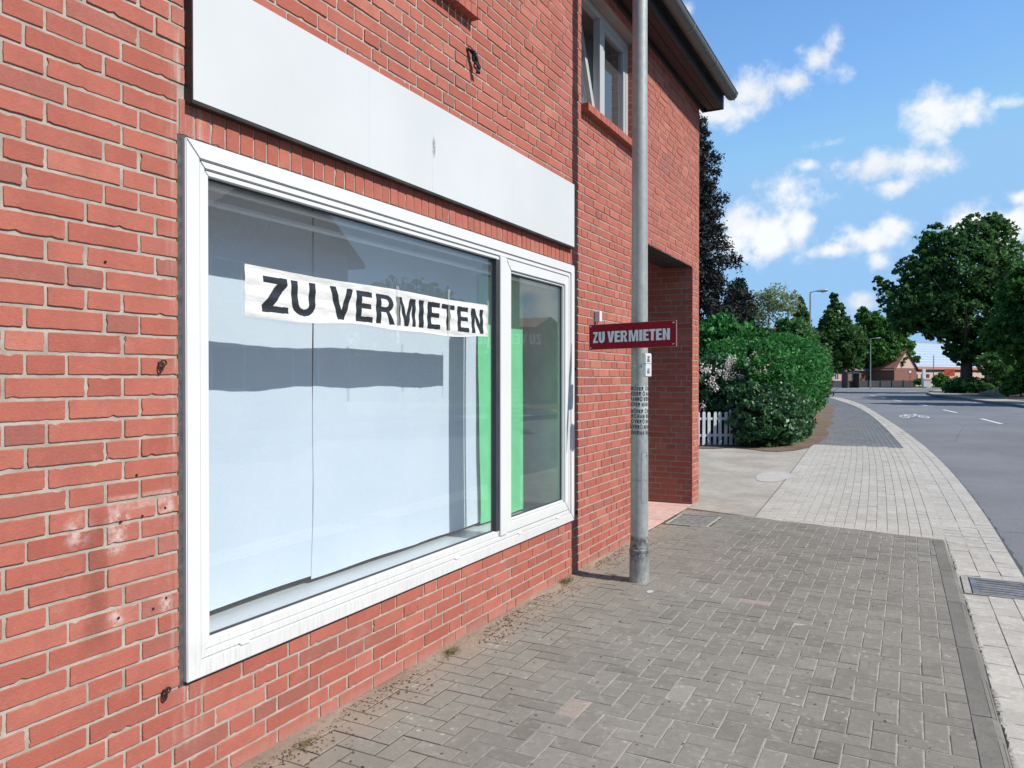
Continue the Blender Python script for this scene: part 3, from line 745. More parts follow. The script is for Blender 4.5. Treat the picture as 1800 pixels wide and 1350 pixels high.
# right-hand island: kerb, path, soil
isl = [(10.6, -8), (10.2, 8), (9.55, 22), (8.6, 32), (6.9, 43.3), (5.9, 50.5), (5.0, 57.5), (3.9, 66), (3.35, 73), (3.45, 79), (3.8, 88), (4.6, 97), (8.2, 108), (30, 120), (80, 126)]
def off(pts, dd):
    out = []
    for i, p in enumerate(pts):
        a = Vector(pts[max(i - 1, 0)]); b = Vector(pts[min(i + 1, len(pts) - 1)]); d = (b - a).normalized(); out.append((p[0] + d.y * dd, p[1] - d.x * dd))
    return out
def chaikin(p):
    for _ in range(2):
        q = [p[0]]
        for a, b in zip(p, p[1:]): q += [(a[0] * .75 + b[0] * .25, a[1] * .75 + b[1] * .25), (a[0] * .25 + b[0] * .75, a[1] * .25 + b[1] * .75)]
        p = q + [p[-1]]
    return p
isl = chaikin(isl); mb = MB(); o1 = off(isl, .14)
for i in range(len(isl) - 1):
    a, b, c, d = isl[i], isl[i + 1], o1[i + 1], o1[i]
    mb.poly([(*a, ZR - .02), (*b, ZR - .02), (*b, .10), (*a, .10)]); mb.poly([(*a, .10), (*b, .10), (*c, .10), (*d, .10)])
struct(mb.build('island_kerb', M['kerb']))
mb = MB(); mb.poly([(*p, .094) for p in o1] + [(80, -8, .094)]); struct(mb.build('island_path', M['kerb_pale']))
o2 = off(isl, 2.1); mb = MB(); mb.poly([(*p, .11) for p in o2[:-6]] + [(70, 80, .11), (70, -8, .11)]); struct(mb.build('island_soil', M['soil']))
# pale pavement at the far left of the junction
mb = MB(); mb.poly([(-24, 70, ZR + .03), (-7.6, 73, ZR + .03), (-5.6, 82, ZR + .03), (-5.9, 96, ZR + .03), (-8.5, 108, ZR + .03), (12, 116.5, ZR + .03), (12, 119, ZR + .03), (-40, 117, ZR + .03)])
struct(mb.build('far_path', M['gutter_stone']))

# ------------------------------------------------------------------ shop building
HZ = 4.44; Y1 = 8.67; YL = -4.0
shop = thing('shop_building', 'red brick two-storey shop building with papered display window and corner porch', 'building', (0, 2, 0))
WIN = (1.728, 5.040, .384, 2.196)
UW = (5.187, 6.50, 3.39, 4.3355); UW2 = (2.15, 3.578, 3.39, 4.3355)
REC = (6.47, 8.385, -.1, 2.6155)
SOLD = (1.728, 5.02, 2.196, 2.322)
holes = [WIN, UW, UW2, REC]
mb = MB()
brick_field(mb, (0, 0, 0), (0, 1, 0), (0, 0, 1), (1, 0, 0), YL, Y1, .3855 - 7 * BH, HZ + .1, holes + [SOLD], near=lambda u: .9 < u < 4.6, seed=21)
rnd = random.Random(2); y = SOLD[0] + .004                    # soldier course over the window
while y < SOLD[1] - .02:
    w = .0637 + rnd.uniform(-.003, .003); w = min(w, SOLD[1] - y)
    one_brick(mb, Vector((0, 0, 0)), Vector((0, 1, 0)), Vector((0, 0, 1)), Vector((1, 0, 0)), y + .004, y + w - .004, 2.2005, 2.317, rnd, y < 4)
    y += w
wall = mb.build('street_wall', M['brick'], shop, tone=True)
mb = MB(); rect_holes(mb, (-.0042, 0, 0), (0, 1, 0), (0, 0, 1), YL, Y1 - .002, -.1, HZ + .1, holes)
mb.build('mortar_bed', M['mortar'], shop)
for (a, b, c, d) in (UW, UW2):      # reveals of the upper windows
    mb = MB()
    mb.box(-.30, -.0044, a - .05, a, c, d); mb.box(-.30, -.0044, b, b + .05, c, d); mb.box(-.30, -.0044, a, b, d, d + .05); mb.box(-.30, -.0044, a, b, c - .05, c)
    mb.build('window_reveal', M['brick_tex_y'], shop)
# pier inner side and porch side walls, as bricks
mb = MB()
brick_field(mb, (0, REC[1], 0), (-1, 0, 0), (0, 0, 1), (0, -1, 0), .0, 1.35, -.0637 * .55, 2.75, [], seed=33)
mb.build('porch_side_wall', M['brick_plain'], shop, tone=True)
mb = MB(); mb.poly([(-.002, REC[1] + .0042, -.1), (-1.35, REC[1] + .0042, -.1), (-1.35, REC[1] + .0042, 2.8), (-.002, REC[1] + .0042, 2.8)])
mb.box(-.30, -.01, REC[1] + .012, Y1 - .02, -.1, 2.7)
mb.build('porch_side_mortar', M['mortar'], shop)
mb = MB()
mb.poly([(0, REC[0], -.1), (0, REC[0], 2.66), (-1.35, REC[0], 2.66), (-1.35, REC[0], -.1)]); mb.build('porch_near_wall', M['brick_tex'], shop); mb = MB()
mb.poly([(-.002, Y1, -.1), (-9, Y1, -.1), (-9, Y1, HZ), (-4.5, Y1, 8.3), (-.002, Y1, HZ)])
mb.build('gable_wall', M['brick_tex'], shop); mb = MB(); mb.poly([(-.002, YL, -.1), (-9, YL, -.1), (-9, YL, HZ), (-4.5, YL, 8.3), (-.002, YL, HZ)])
mb.build('gable_wall', M['brick_tex'], shop)
mb = MB(); mb.poly([(-9, YL, -.1), (-9, Y1, -.1), (-9, Y1, HZ), (-9, YL, HZ)]); mb.build('back_wall', M['brick_tex_y'], shop); mb = MB(); mb.poly([(-1.35, REC[0], -.1), (-1.35, 8.4, -.1), (-1.35, 8.4, 2.8), (-1.35, REC[0], 2.8)])
mb.build('porch_back_wall', M['brick_tex_y'], shop)
mb = MB(); mb.box(-1.35, -.34, REC[0], REC[1] + .005, 2.70, 2.72); mb.build('porch_ceiling', M['ceiling'], shop)
mb = MB(); mb.box(-.335, -.0095, REC[0], REC[1] + .003, 2.617, 2.80); mb.build('porch_lintel', M['wood_dark'], shop, bevel=.004)
d = MB(); d.box(-1.345, -1.30, 6.95, 7.95, .0, 2.1); dd = d.build('porch_door', M['teal'], shop, bevel=.01)
d = MB(); d.tube([(-1.27, 7.05, 1.0), (-1.25, 7.05, 1.0), (-1.25, 7.17, 1.0)], .01); d.build('handle', M['steel'], dd)
# eaves: soffit boards, fascia, gutter, roof
mb = MB()
mb.box(.0, .060, YL, 8.80, HZ + .035, HZ + .05)
for k in range(2): mb.box(.062 + k * .075, .062 + (k + 1) * .075 - .006, YL, 8.82, HZ - .0, HZ + .02)
eb = mb.build('soffit', M['wood'], shop, bevel=.002)
mb = MB(); mb.box(.214, .240, YL, 8.82, HZ - .012, HZ + .15); mb.box(.003, .213, 8.80, 8.822, HZ - .012, HZ + .16); mb.box(.002, .02, YL, 8.80, HZ - .02, HZ + .034)
mb.box(.240, .298, YL, 8.83, 4.585, 4.625); mb.build('eaves_board', M['wood_dark'], shop, bevel=.002)
mb = MB(); n = 14; R_ = .066; gx, gz = .335, 4.568
ysg = [YL, 8.785]
for i in range(n):
    t0, t1 = PI + PI * i / n, PI + PI * (i + 1) / n
    for rr in (R_, R_ - .004):
        mb.poly([(gx + rr * math.cos(t0), YL, gz + rr * math.sin(t0)), (gx + rr * math.cos(t0), 8.785, gz + rr * math.sin(t0)), (gx + rr * math.cos(t1), 8.785, gz + rr * math.sin(t1)), (gx + rr * math.cos(t1), YL, gz + rr * math.sin(t1))])
    mb.poly([(gx, 8.785, gz), (gx + R_ * math.cos(t0), 8.785, gz + R_ * math.sin(t0)), (gx + R_ * math.cos(t1), 8.785, gz + R_ * math.sin(t1))])
gut = mb.build('rain_gutter', M['zinc'], shop, smooth=True)
gb = MB(); gb.tube([(gx + R_, YL, gz + .003), (gx + R_, 8.79, gz + .003)], .007, 8); gb.build('gutter_bead', M['zinc'], gut, smooth=True)
for yy in (8.70, 7.77, 6.87, 5.9, 5.0, 4.1):
    mb = MB()
    for i in range(n):
        t0, t1 = PI * .97 + PI * 1.03 * i / n, PI * .97 + PI * 1.03 * (i + 1) / n
        a = [(gx + (R_ + .004) * math.cos(t), y_, gz + (R_ + .004) * math.sin(t)) for t, y_ in ((t0, yy - .012), (t0, yy + .012), (t1, yy + .012), (t1, yy - .012))]
        mb.poly(a)
    mb.build('gutter_strap', M['iron'], gut)
mb = MB(); sl = math.atan2(8.45 - 4.66, 4.5 + .3)
nt = 60
for k in range(nt + 1):
    yy = YL + (8.9 - YL) * k / nt
    w = (8.9 - YL) / nt
    mb.poly([(.30, yy, 4.635 + .012 * (k % 2)), (.30, yy + w, 4.635 + .012 * (k % 2)), (-4.6, yy + w, 8.45 + .012 * (k % 2)), (-4.6, yy, 8.45 + .012 * (k % 2))])
    mb.poly([(.30, yy, 4.60), (.30, yy + w, 4.60), (.30, yy + w, 4.635 + .012 * (k % 2)), (.30, yy, 4.635 + .012 * (k % 2))])
mb.poly([(-4.6, YL, 8.45), (-4.6, 8.9, 8.45), (-9.4, 8.9, 4.5), (-9.4, YL, 4.5)])
mb.build('roof', M['rooftile'], shop)
# brick sills
for (a, b, c, d_) in (UW, UW2):
    mb = MB(); rnd = random.Random(31); y = a - .004 if a > 5 else a - .03; e = b + (.04)
    while y < e - .02:
        w = min(.0637, e - y); one = MB(); t = (rnd.gauss(.35, .15), .8, rnd.random())
        mb.box(-.09, .056 + rnd.uniform(-.001, .001), y + .002, y + w - .002, c - .055, c - .002, tone=t); y += w
    mb.build('window_sill', M['brick_plain'], shop, tone=True)

def ring(mb, x0, x1, y0, y1, z0, z1, w, gap=.0006, wb=None, wt=None):
    """mitred frame: four prisms between x0 and x1"""
    wb = wb or w; wt = wt or w
    o = [(y0, z0), (y1, z0), (y1, z1), (y0, z1)]; i = [(y0 + w, z0 + wb), (y1 - w, z0 + wb), (y1 - w, z1 - wt), (y0 + w, z1 - wt)]
    for k in range(4):
        k2 = (k + 1) % 4; q = [Vector(p) for p in (o[k], o[k2], i[k2], i[k])]; cc = sum(q, Vector((0, 0))) / 4
        along = (q[1] - q[0]).normalized()
        q[0] += along * gap; q[1] -= along * gap; q[2] -= along * gap; q[3] += along * gap
        vs = [(x0, *p) for p in q] + [(x1, *p) for p in q]
        mb.raw(vs, [(0, 1, 2, 3), (4, 7, 6, 5), (0, 4, 5, 1), (1, 5, 6, 2), (2, 6, 7, 3), (3, 7, 4, 0)])
# display window
mb = MB(); ring(mb, -.10, -.001, WIN[0] - .003, WIN[1] + .003, WIN[2] - .003, WIN[3] + .003, .02); mb.build('joint_seal', M['foam'], shop)
mb = MB(); Y0w, Y1w, Z0w, Z1w = 1.744, 5.022, .392, 2.190
ring(mb, -.04, .018, Y0w, Y1w, Z0w, Z1w, .058)                                   # outer frame
ring(mb, -.04, .011, Y0w + .0585, Y1w - .0585, Z0w + .0585, Z1w - .0585, .026)   # stepped bead
win = mb.build('display_window', M['pvc'], shop, bevel=.0035, segs=2)
mb = MB(); ring(mb, -.035, .004, Y0w + .085, 3.925, Z0w + .085, Z1w - .085, .020, wb=.034)
mb.build('glazing_bead', M['pvc'], win, bevel=.003)
mb = MB(); mb.box(-.036, .0165, 3.926, 4.005, Z0w + .0845, Z1w - .0845); mb.build('mullion', M['pvc'], win, bevel=.004)
mb = MB(); ring(mb, -.035, .010, 4.0055, Y1w - .0865, Z0w + .0875, Z1w - .0875, .062); ring(mb, -.034, .0, 4.0745, Y1w - .149, Z0w + .15, Z1w - .15, .014)
sash = mb.build('sash', M['pvc'], win, bevel=.0035, segs=2)
GL = (Y0w + .105, 3.905, Z0w + .119, Z1w - .105); GR = (4.0885, Y1w - .163, Z0w + .164, Z1w - .164)
mb = MB(); ring(mb, -.024, -.014, GL[0], GL[1], GL[2], GL[3], .006); ring(mb, -.024, -.014, *GR, .006); mb.box(-.03, .0055, 3.886, 3.9255, GL[2], GL[3]); mb.build('gasket_and_shade', M['gasket_and_shade'], win)  # rings are rubber; added box paints the bead's shaded side dark
for par, (a, b, c, d_) in ((win, GL), (sash, GR)):
    mb = MB(); mb.poly([(-.020, a, c), (-.020, b, c), (-.020, b, d_), (-.020, a, d_)]); mb.build('pane', M['glass'], win)
for yy in (1.97, 3.42, 4.15, 4.72): mb = MB(); mb.box(.010, .0225, yy, yy + .042, Z0w + .054, Z0w + .067); mb.build('drain_cap', M['pvc_plain'], win, bevel=.004)
# room behind the display window
mb = MB()
X0, X1 = -3.2, -.046
mb.poly([(X0, 1.5, -.0), (X0, 5.3, -.0), (X0, 5.3, 2.5), (X0, 1.5, 2.5)]); mb.poly([(X0, 1.5, 0), (X1, 1.5, 0), (X1, 1.5, 2.5), (X0, 1.5, 2.5)])
mb.poly([(X0, 1.5, 2.5), (X1, 1.5, 2.5), (X1, 5.3, 2.5), (X0, 5.3, 2.5)]); mb.poly([(X0, 1.5, 0), (X1, 1.5, 0), (X1, 5.3, 0), (X0, 5.3, 0)])
mb.poly([(X0, 5.3, 0), (X1, 5.3, 0), (X1, 5.3, 2.5), (X0, 5.3, 2.5)])
rect_holes(mb, (-.045, 0, 0), (0, 1, 0), (0, 0, 1), 1.5, 5.3, 0, 2.5, [(Y0w + .02, Y1w - .02, Z0w + .02, Z1w - .02)])
mb.build('interior_wall', M['plaster'], shop)
mb = MB(); mb.box(-.50, -.047, 1.52, 5.28, .425, .455); mb.build('window_board', M['pvc_plain'], shop, bevel=.006)
mb = MB(); mb.box(-.115, -.085, 1.6, 5.2, 2.075, 2.095); mb.box(-.16, -.12, 1.6, 5.2, 2.03, 2.045); mb.build('curtain_rail', M['pvc_plain'], shop, bevel=.002)
# upper rooms, dark boxes behind the upper windows
for (a, b, c, d_) in (UW, UW2):
    mb = MB(); A0, B0 = a - .4, b + .4
    for f in ([(-2.5, A0, 3.0), (-2.5, B0, 3.0), (-2.5, B0, 4.42), (-2.5, A0, 4.42)], [(-2.5, A0, 3.0), (-.31, A0, 3.0), (-.31, A0, 4.42), (-2.5, A0, 4.42)],
              [(-2.5, B0, 3.0), (-.31, B0, 3.0), (-.31, B0, 4.42), (-2.5, B0, 4.42)], [(-2.5, A0, 4.42), (-2.5, B0, 4.42), (-.31, B0, 4.42), (-.31, A0, 4.42)], [(-2.5, A0, 3.0), (-2.5, B0, 3.0), (-.31, B0, 3.0), (-.31, A0, 3.0)]): mb.poly(f)
    mb.build('upper_room', M['plaster'], shop)
    mb = MB(); ring(mb, -.16, -.095, a + .002, b - .002, c + .002, d_ - .002, .05); mb.box(-.155, -.092, (a + b) / 2 - .035, (a + b) / 2 + .035, c + .05, d_ - .05)
    uw = mb.build('upper_window', M['pvc_shaded'], shop, bevel=.004)
    mid = (a + b) / 2
    mb = MB(); ring(mb, -.15, -.10, mid + .037, b - .054, c + .054, d_ - .054, .05); mb.build('sash', M['pvc_shaded'], uw, bevel=.004)
    mb = MB(); mb.poly([(-.125, mid + .085, c + .1), (-.125, b - .1, c + .1), (-.125, b - .1, d_ - .1), (-.125, mid + .085, d_ - .1)]); mb.build('pane', M['glass_dark'], uw)
    # left casement tilted inwards
    T = Matrix.Translation((-.14, 0, c + .055)) @ Matrix.Rotation(-.16, 4, 'Y') @ Matrix.Translation((.14, 0, -c - .055))
    mb = MB(); ring(mb, -.165, -.115, a + .054, mid - .037, c + .055, d_ - .054, .05)
    mb.v = [tuple(T @ Vector(p)) for p in mb.v]; mb.build('tilted_sash', M['pvc_shaded'], uw, bevel=.004)
    mb = MB(); mb.poly([tuple(T @ Vector(p)) for p in ((-.14, a + .1, c + .1), (-.14, mid - .08, c + .1), (-.14, mid - .08, d_ - .1), (-.14, a + .1, d_ - .1))]); mb.build('pane', M['glass_dark'], uw)
def curtain(y0, y1, z0, z1, x, label):
    mb = MB(); n = 160
    pt = [(x + .025 * math.sin(i * .75) + .012 * math.sin(i * .31), y0 + (y1 - y0) * i / n) for i in range(n + 1)]
    for (xa, ya), (xb, yb) in zip(pt, pt[1:]): mb.poly([(xa, ya, z0), (xb, yb, z0), (xb, yb, z1), (xa, ya, z1)])
    tag(mb.build('curtain', M['curtain'], smooth=True), label, 'curtain')
curtain(5.22, 5.80, 3.40, 4.38, -.42, 'pale pleated curtain at the left of the upper window behind the lamp post')
curtain(6.02, 6.70, 3.40, 4.38, -.40, 'pale pleated curtain at the right of the upper window behind the lamp post')
curtain(2.2, 3.5, 3.40, 4.38, -.38, 'pale curtain inside the cut-off upper window above the fascia board')

# ------------------------------------------------------------------ fascia board
fb = thing('fascia_board', 'long blank white sign board above the shop window', 'sign board', (.02, 3.3, 2.5))
mb = MB(); FB = (1.757, 4.989, 2.303, 2.753)
mb.box(.004, .031, FB[0] + .006, FB[1] - .004, FB[2] + .012, FB[3])
mb.build('panel', M['fascia'], fb, bevel=.0015)
mb = MB(); mb.box(.001, .034, FB[0], FB[0] + .005, FB[2], FB[3]); mb.box(.001, .0335, FB[0] + .005, FB[1], FB[2], FB[2] + .011); mb.box(.001, .033, FB[1] - .003, FB[1] + .002, FB[2] + .011, FB[3]); mb.build('edge_trim', M['darkmetal'], fb)

# ------------------------------------------------------------------ lettering
def glyph(ch, s=.26, t=.19):
    """outer loop, holes in a unit box; s = stem width as part of the letter width, t = bar thickness"""
    def arc(cx, cy, rx, ry, a0, a1, n=10): return [(cx + rx * math.cos(a0 + (a1 - a0) * k / n), cy + ry * math.sin(a0 + (a1 - a0) * k / n)) for k in range(n + 1)]
    if ch == 'Z': return [[(.04, 1), (.97, 1), (.97, 1 - t * .95), (.40, t), (1, t), (1, 0), (0, 0), (0, t * .98), (.57, 1 - t), (.04, 1 - t)]]
    if ch == 'U':
        o = [(0, 1), (s, 1), (s, .38)] + arc(.5, .36, .5 - s, .36 - t, PI, 2 * PI) + [(1 - s, .38), (1 - s, 1), (1, 1), (1, .38)] + arc(.5, .36, .5, .38, 2 * PI, PI) + [(0, .38)]
        return [o]
    if ch == 'V': return [[(0, 1), (s * 1.05, 1), (.5, .30), (1 - s * 1.05, 1), (1, 1), (.5 + s * .55, 0), (.5 - s * .55, 0)]]
    if ch == 'E': m = t * .46; return [[(0, 0), (0, 1), (.96, 1), (.96, 1 - t), (s, 1 - t), (s, .52 + m), (.90, .52 + m), (.90, .52 - m), (s, .52 - m), (s, t), (1, t), (1, 0)]]
    if ch == 'R':
        o = [(0, 0), (0, 1), (.55, 1)] + arc(.58, .715, .36, .285, PI / 2, -PI / 2 + .35, 12) + [(1, 0), (1 - s * 1.12, 0), (.52, .40), (s, .40), (s, 0)]
        h = [(s, .58), (.52, .58)] + arc(.52, .715, .15, .13, -PI / 2, PI / 2, 8) + [(s, .845)]
        return [o, h]
    if ch == 'M': q = s * .82; return [[(0, 0), (0, 1), (q * 1.5, 1), (.5, .36), (1 - q * 1.5, 1), (1, 1), (1, 0), (1 - q, 0), (1 - q, .76), (.5 + q * .5, 0), (.5 - q * .5, 0), (q, .76), (q, 0)]]
    if ch == 'I': return [[(0, 0), (0, 1), (1, 1), (1, 0)]]
    if ch == 'T': h = s / 2; return [[(0, 1), (1, 1), (1, 1 - t), (.5 + h, 1 - t), (.5 + h, 0), (.5 - h, 0), (.5 - h, 1 - t), (0, 1 - t)]]
    if ch == 'N': return [[(0, 0), (0, 1), (s, 1), (1 - s, .38), (1 - s, 1), (1, 1), (1, 0), (1 - s, 0), (s, .62), (s, 0)]]
    if ch == 'H': m = t * .5; return [[(0, 0), (0, 1), (s, 1), (s, .5 + m), (1 - s, .5 + m), (1 - s, 1), (1, 1), (1, 0), (1 - s, 0), (1 - s, .5 - m), (s, .5 - m), (s, 0)]]
    if ch == 'A': return [[(0, 0), (.36, 1), (.64, 1), (1, 0), (1 - s, 0), (.66, .22), (.34, .22), (s, 0)], [(.40, .40), (.60, .40), (.5, .74)]]
    if ch == 'O':
        return [arc(.5, .5, .5, .5, 0, 2 * PI, 20)[:-1], arc(.5, .5, .5 - s, .5 - t, 0, 2 * PI, 20)[:-1]]
def inside(loops, X, Y):
    r = np.zeros(X.shape, bool)
    for lp in loops:
        x0, y0 = lp[-1]
        for (x1, y1) in lp:
            if y0 != y1:
                c = ((y0 > Y) != (y1 > Y)) & (X < (x1 - x0) * (Y - y0) / (y1 - y0) + x0); r ^= c
            x0, y0 = x1, y1
    return r
# banner on the glass: a wavy vinyl strip
LET = [('Z', 2.104, 2.243), ('U', 2.258, 2.396), ('V', 2.479, 2.629), ('E', 2.650, 2.767), ('R', 2.790, 2.932), ('M', 2.948, 3.104), ('I', 3.133, 3.175), ('E', 3.207, 3.322), ('T', 3.334, 3.462), ('E', 3.489, 3.609), ('N', 3.637, 3.768)]
nu, nv = 900, 92; bz0, bz1 = 1.628, 1.812; by0, by1 = 2.022, 3.822
us = np.linspace(by0, by1, nu + 1); vs = np.linspace(0, 1, nv + 1)
UU, VV = np.meshgrid(us, vs, indexing='ij')
botz = bz0 + .006 * np.sin(UU * 5.2) - .004 * np.sin(UU * 11.3) + .008 * (UU - by0) / 1.8 * 0 - .003; topz = bz1 + .003 * np.sin(UU * 7.0) - .002
ZZ = botz + (topz - botz) * VV
XX = -.012 + .0022 * np.sin(UU * 9 + VV * 4) + .0016 * np.sin(VV * 19 + UU * 3) + .0010 * np.sin(UU * 43 + VV * 9)
uc = (us[:-1] + us[1:]) / 2; zc = (ZZ[:-1, :-1] + ZZ[1:, 1:]) / 2; UC = np.repeat(uc[:, None], nv, 1)
ink = np.zeros((nu, nv), bool)
for ch, a, b in LET:
    w = b - a; s_ = .037 / w if ch not in 'I' else 1
    ink |= inside(glyph(ch, s_, .185), (UC - a) / w, (zc - (1.646 + .004 * np.sin(UC * 5.2) * 0)) / .135) & (UC > a - .001) & (UC < b + .001)
V_ = np.stack([XX, UU, ZZ], -1).reshape(-1, 3); idx = np.arange((nu + 1) * (nv + 1)).reshape(nu + 1, nv + 1)
Fq = np.stack([idx[:-1, :-1], idx[1:, :-1], idx[1:, 1:], idx[:-1, 1:]], -1).reshape(-1, 4)
me = bpy.data.meshes.new('banner'); me.from_pydata(V_.tolist(), [], Fq.tolist()); me.materials.append(M['banner_white']); me.materials.append(M['banner_black'])
me.polygons.foreach_set('material_index', ink.reshape(-1).astype(np.int32)); me.polygons.foreach_set('use_smooth', [True] * len(me.polygons)); me.update()
ban = bpy.data.objects.new('banner', me); col0.objects.link(ban)
tag(ban, 'white banner reading ZU VERMIETEN in black capitals taped across the shop window', 'banner')
# strips of clear tape
rnd = random.Random(14)
for (yy, za, zb, w) in ((2.95, 1.83, 1.56, .022), (3.40, 1.86, 1.60, .02), (3.815, 1.84, 1.57, .014)):
    mb = MB(); n = 10; px_ = [(yy + rnd.uniform(-.004, .004), za + (zb - za) * k / n) for k in range(n + 1)]
    for (ya, z_a), (yb_, z_b) in zip(px_, px_[1:]): mb.poly([(-.0065, ya - w / 2, z_a), (-.0065, ya + w / 2, z_a), (-.0065, yb_ + w / 2, z_b), (-.0065, yb_ - w / 2, z_b)])
    mb.build('tape', M['tape'], ban)
# text mesh by curve fill
def text_mesh(name, letters, mat, parent, z0, h, s, t, xf, depth=.0012):
    cu = bpy.data.curves.new(name, 'CURVE'); cu.dimensions = '2D'; cu.fill_mode = 'BOTH'; cu.extrude = depth
    for ch, a, b in letters:
        w = b - a; st = min(.48, s / w) if ch != 'I' else 1
        for lp in glyph(ch, st, t):
            sp = cu.splines.new('POLY'); sp.points.add(len(lp) - 1); sp.use_cyclic_u = True
            for p, (x, y) in zip(sp.points, lp): p.co = (a + x * w, z0 + y * h, 0, 1)
    tmp = bpy.data.objects.new('tmp', cu); col0.objects.link(tmp); dg = bpy.context.evaluated_depsgraph_get(); dg.update()
    me = bpy.data.meshes.new_from_object(tmp.evaluated_get(dg)); bpy.data.objects.remove(tmp); me.materials.clear(); me.materials.append(mat)
    me.transform(xf); o = bpy.data.objects.new(name, me); col0.objects.link(o)
    if parent is not None: o.parent = parent; o.matrix_parent_inverse = parent.matrix_basis.inverted()
    return o

# ------------------------------------------------------------------ papers and green sheets behind the glass
def sheet(name, y0, y1, z0, z1, x, label, cat, mat, group=None, seed=0, wav=.006, skew=0.0):
    r = random.Random(seed); nu_, nv_ = 24, 24; ph = [r.uniform(0, 6) for _ in range(6)]; mb = MB(); P = {}
    for i in range(nu_ + 1):
        for j in range(nv_ + 1):
            u, v = i / nu_, j / nv_; yy = y0 + (y1 - y0) * u; zz = z0 + (z1 - z0) * v
            xx = x + wav * math.sin(u * 3.3 + ph[0] + v) + wav * .6 * math.sin(v * 5 + ph[1]) + .3 * wav * math.sin(u * 9 + v * 3 + ph[2])
            e = .004 * math.sin(v * 7 + ph[3]) + .003 * math.sin(v * 15 + ph[4])
            P[i, j] = (xx, yy + e * (1 if i in (0, nu_) else 0) + skew * (1 - v), zz + .003 * math.sin(u * 6 + ph[5]) * (j == 0))
    keys = {}
    for i in range(nu_ + 1):
        for j in range(nv_ + 1): keys[i, j] = len(mb.v); mb.v.append(P[i, j])
    for i in range(nu_):
        for j in range(nv_): mb.f.append((keys[i, j], keys[i + 1, j], keys[i + 1, j + 1], keys[i, j + 1])); mb.t.append((.5,) * 3); mb.mi.append(0)
    return tag(mb.build(name, mat, smooth=True), label, cat, group)
sheet('paper_sheet', 1.55, 2.700, .490, 2.33, -.300, 'leftmost white paper sheet covering the shop window from inside', 'paper sheet', M['paper'], 'paper sheets inside the window', 1)
sheet('paper_sheet', 2.712, 3.565, .480, 2.33, -.302, 'middle white paper sheet covering the shop window from inside', 'paper sheet', M['paper'], 'paper sheets inside the window', 2, wav=.004, skew=-.022)
sheet('paper_sheet', 3.53, 4.275, .478, 2.33, -.308, 'narrow white paper sheet beside the green sheet inside the window', 'paper sheet', M['paper'], 'paper sheets inside the window', 3)
sheet('green_sheet', 4.205, 4.84, .470, 2.05, -.300, 'bright green plastic sheet hanging behind the window mullion', 'green sheet', M['green_sheet'], None, 4, .004, .02)
mb = MB(); mb.box(-1.5, -.10, 5.12, 5.14, .456, 2.3); mb.box(-.60, -.585, 4.9, 5.119, .456, 2.3)
tag(mb.build('green_partition', M['green_wall']), 'dull green partition at the right end behind the small window pane', 'partition')
for k, (a, b) in enumerate(((2.705, 3.5),)): pass
mb = MB()
for zz in (1.22, .92): mb.poly([(-.296, 2.60, zz), (-.296, 2.60, zz + .0), (-.296, 2.61, zz)])

# ------------------------------------------------------------------ lamp post with its things
PX, PY = .473, 5.085
def street_lamp(name, label, x, y, arm, hgt=6.2, sleeve=True, group=None, ang=0):
    t = thing(name, label, 'street lamp', (x, y, 0), group)
    mb = MB()
    prof = [(.0675, -.03), (.0665, .205), (.069, .207), (.069, .222), (.0640, .226), (.0605, .30), (.0595, .9), (.056, 1.8), (.051, 3.6), (.045, hgt)]
    mb.lathe(prof, x, y, 40); pole = mb.build('pole', M['galv'], t, smooth=True)
    mb = MB(); c, s = math.cos(ang), math.sin(ang)
    mb.tube([(x, y, hgt - .05), (x, y, hgt + .02), (x + c * .08, y + s * .08, hgt + .08), (x + c * arm, y + s * arm, hgt + .13)], [.045, .04, .032, .028], 12); mb.build('arm', M['galv'], t, smooth=True)
    mb = MB(); rr = Matrix.Translation((x + c * (arm + .25), y + s * (arm + .25), hgt + .14)) @ Matrix.Rotation(ang, 4, 'Z') @ Matrix.Rotation(-.08, 4, 'Y')
    ns = 12
    for i in range(7):
        pass
    prof = [(-.34, .03), (-.26, .06), (-.1, .085), (.1, .10), (.26, .085), (.33, .04)]
    rings = []
    for (px_, r_) in prof:
        rg = []
        for k in range(ns): a = 2 * PI * k / ns; rg.append(tuple(rr @ Vector((px_, r_ * 1.25 * math.cos(a), r_ * .75 * math.sin(a)))))
        rings.append(rg)
    vsn = [p for rg in rings for p in rg]; fs = [(i * ns + k, i * ns + (k + 1) % ns, (i + 1) * ns + (k + 1) % ns, (i + 1) * ns + k) for i in range(5) for k in range(ns)] + [tuple(range(ns))[::-1], tuple(range(5 * ns, 6 * ns))]
    mb.raw(vsn, fs); hd = mb.build('lamp_head', M['galv'], t, smooth=True)
    mb = MB(); mb.raw([tuple(rr @ Vector(p)) for p in ((-.05, -.09, -.055), (.25, -.08, -.05), (.25, .08, -.05), (-.05, .09, -.055), (.0, -.05, -.11), (.2, -.045, -.1), (.2, .045, -.1), (.0, .05, -.11))], [(4, 5, 6, 7), (0, 1, 5, 4), (1, 2, 6, 5), (2, 3, 7, 6), (3, 0, 4, 7)])
    mb.build('lamp_glass', M['sticker'], hd)
    return t, pole
lamp, pole = street_lamp('street_lamp', 'galvanised lamp post beside the shop window carrying the red sign', PX, PY, .7, 7.4)
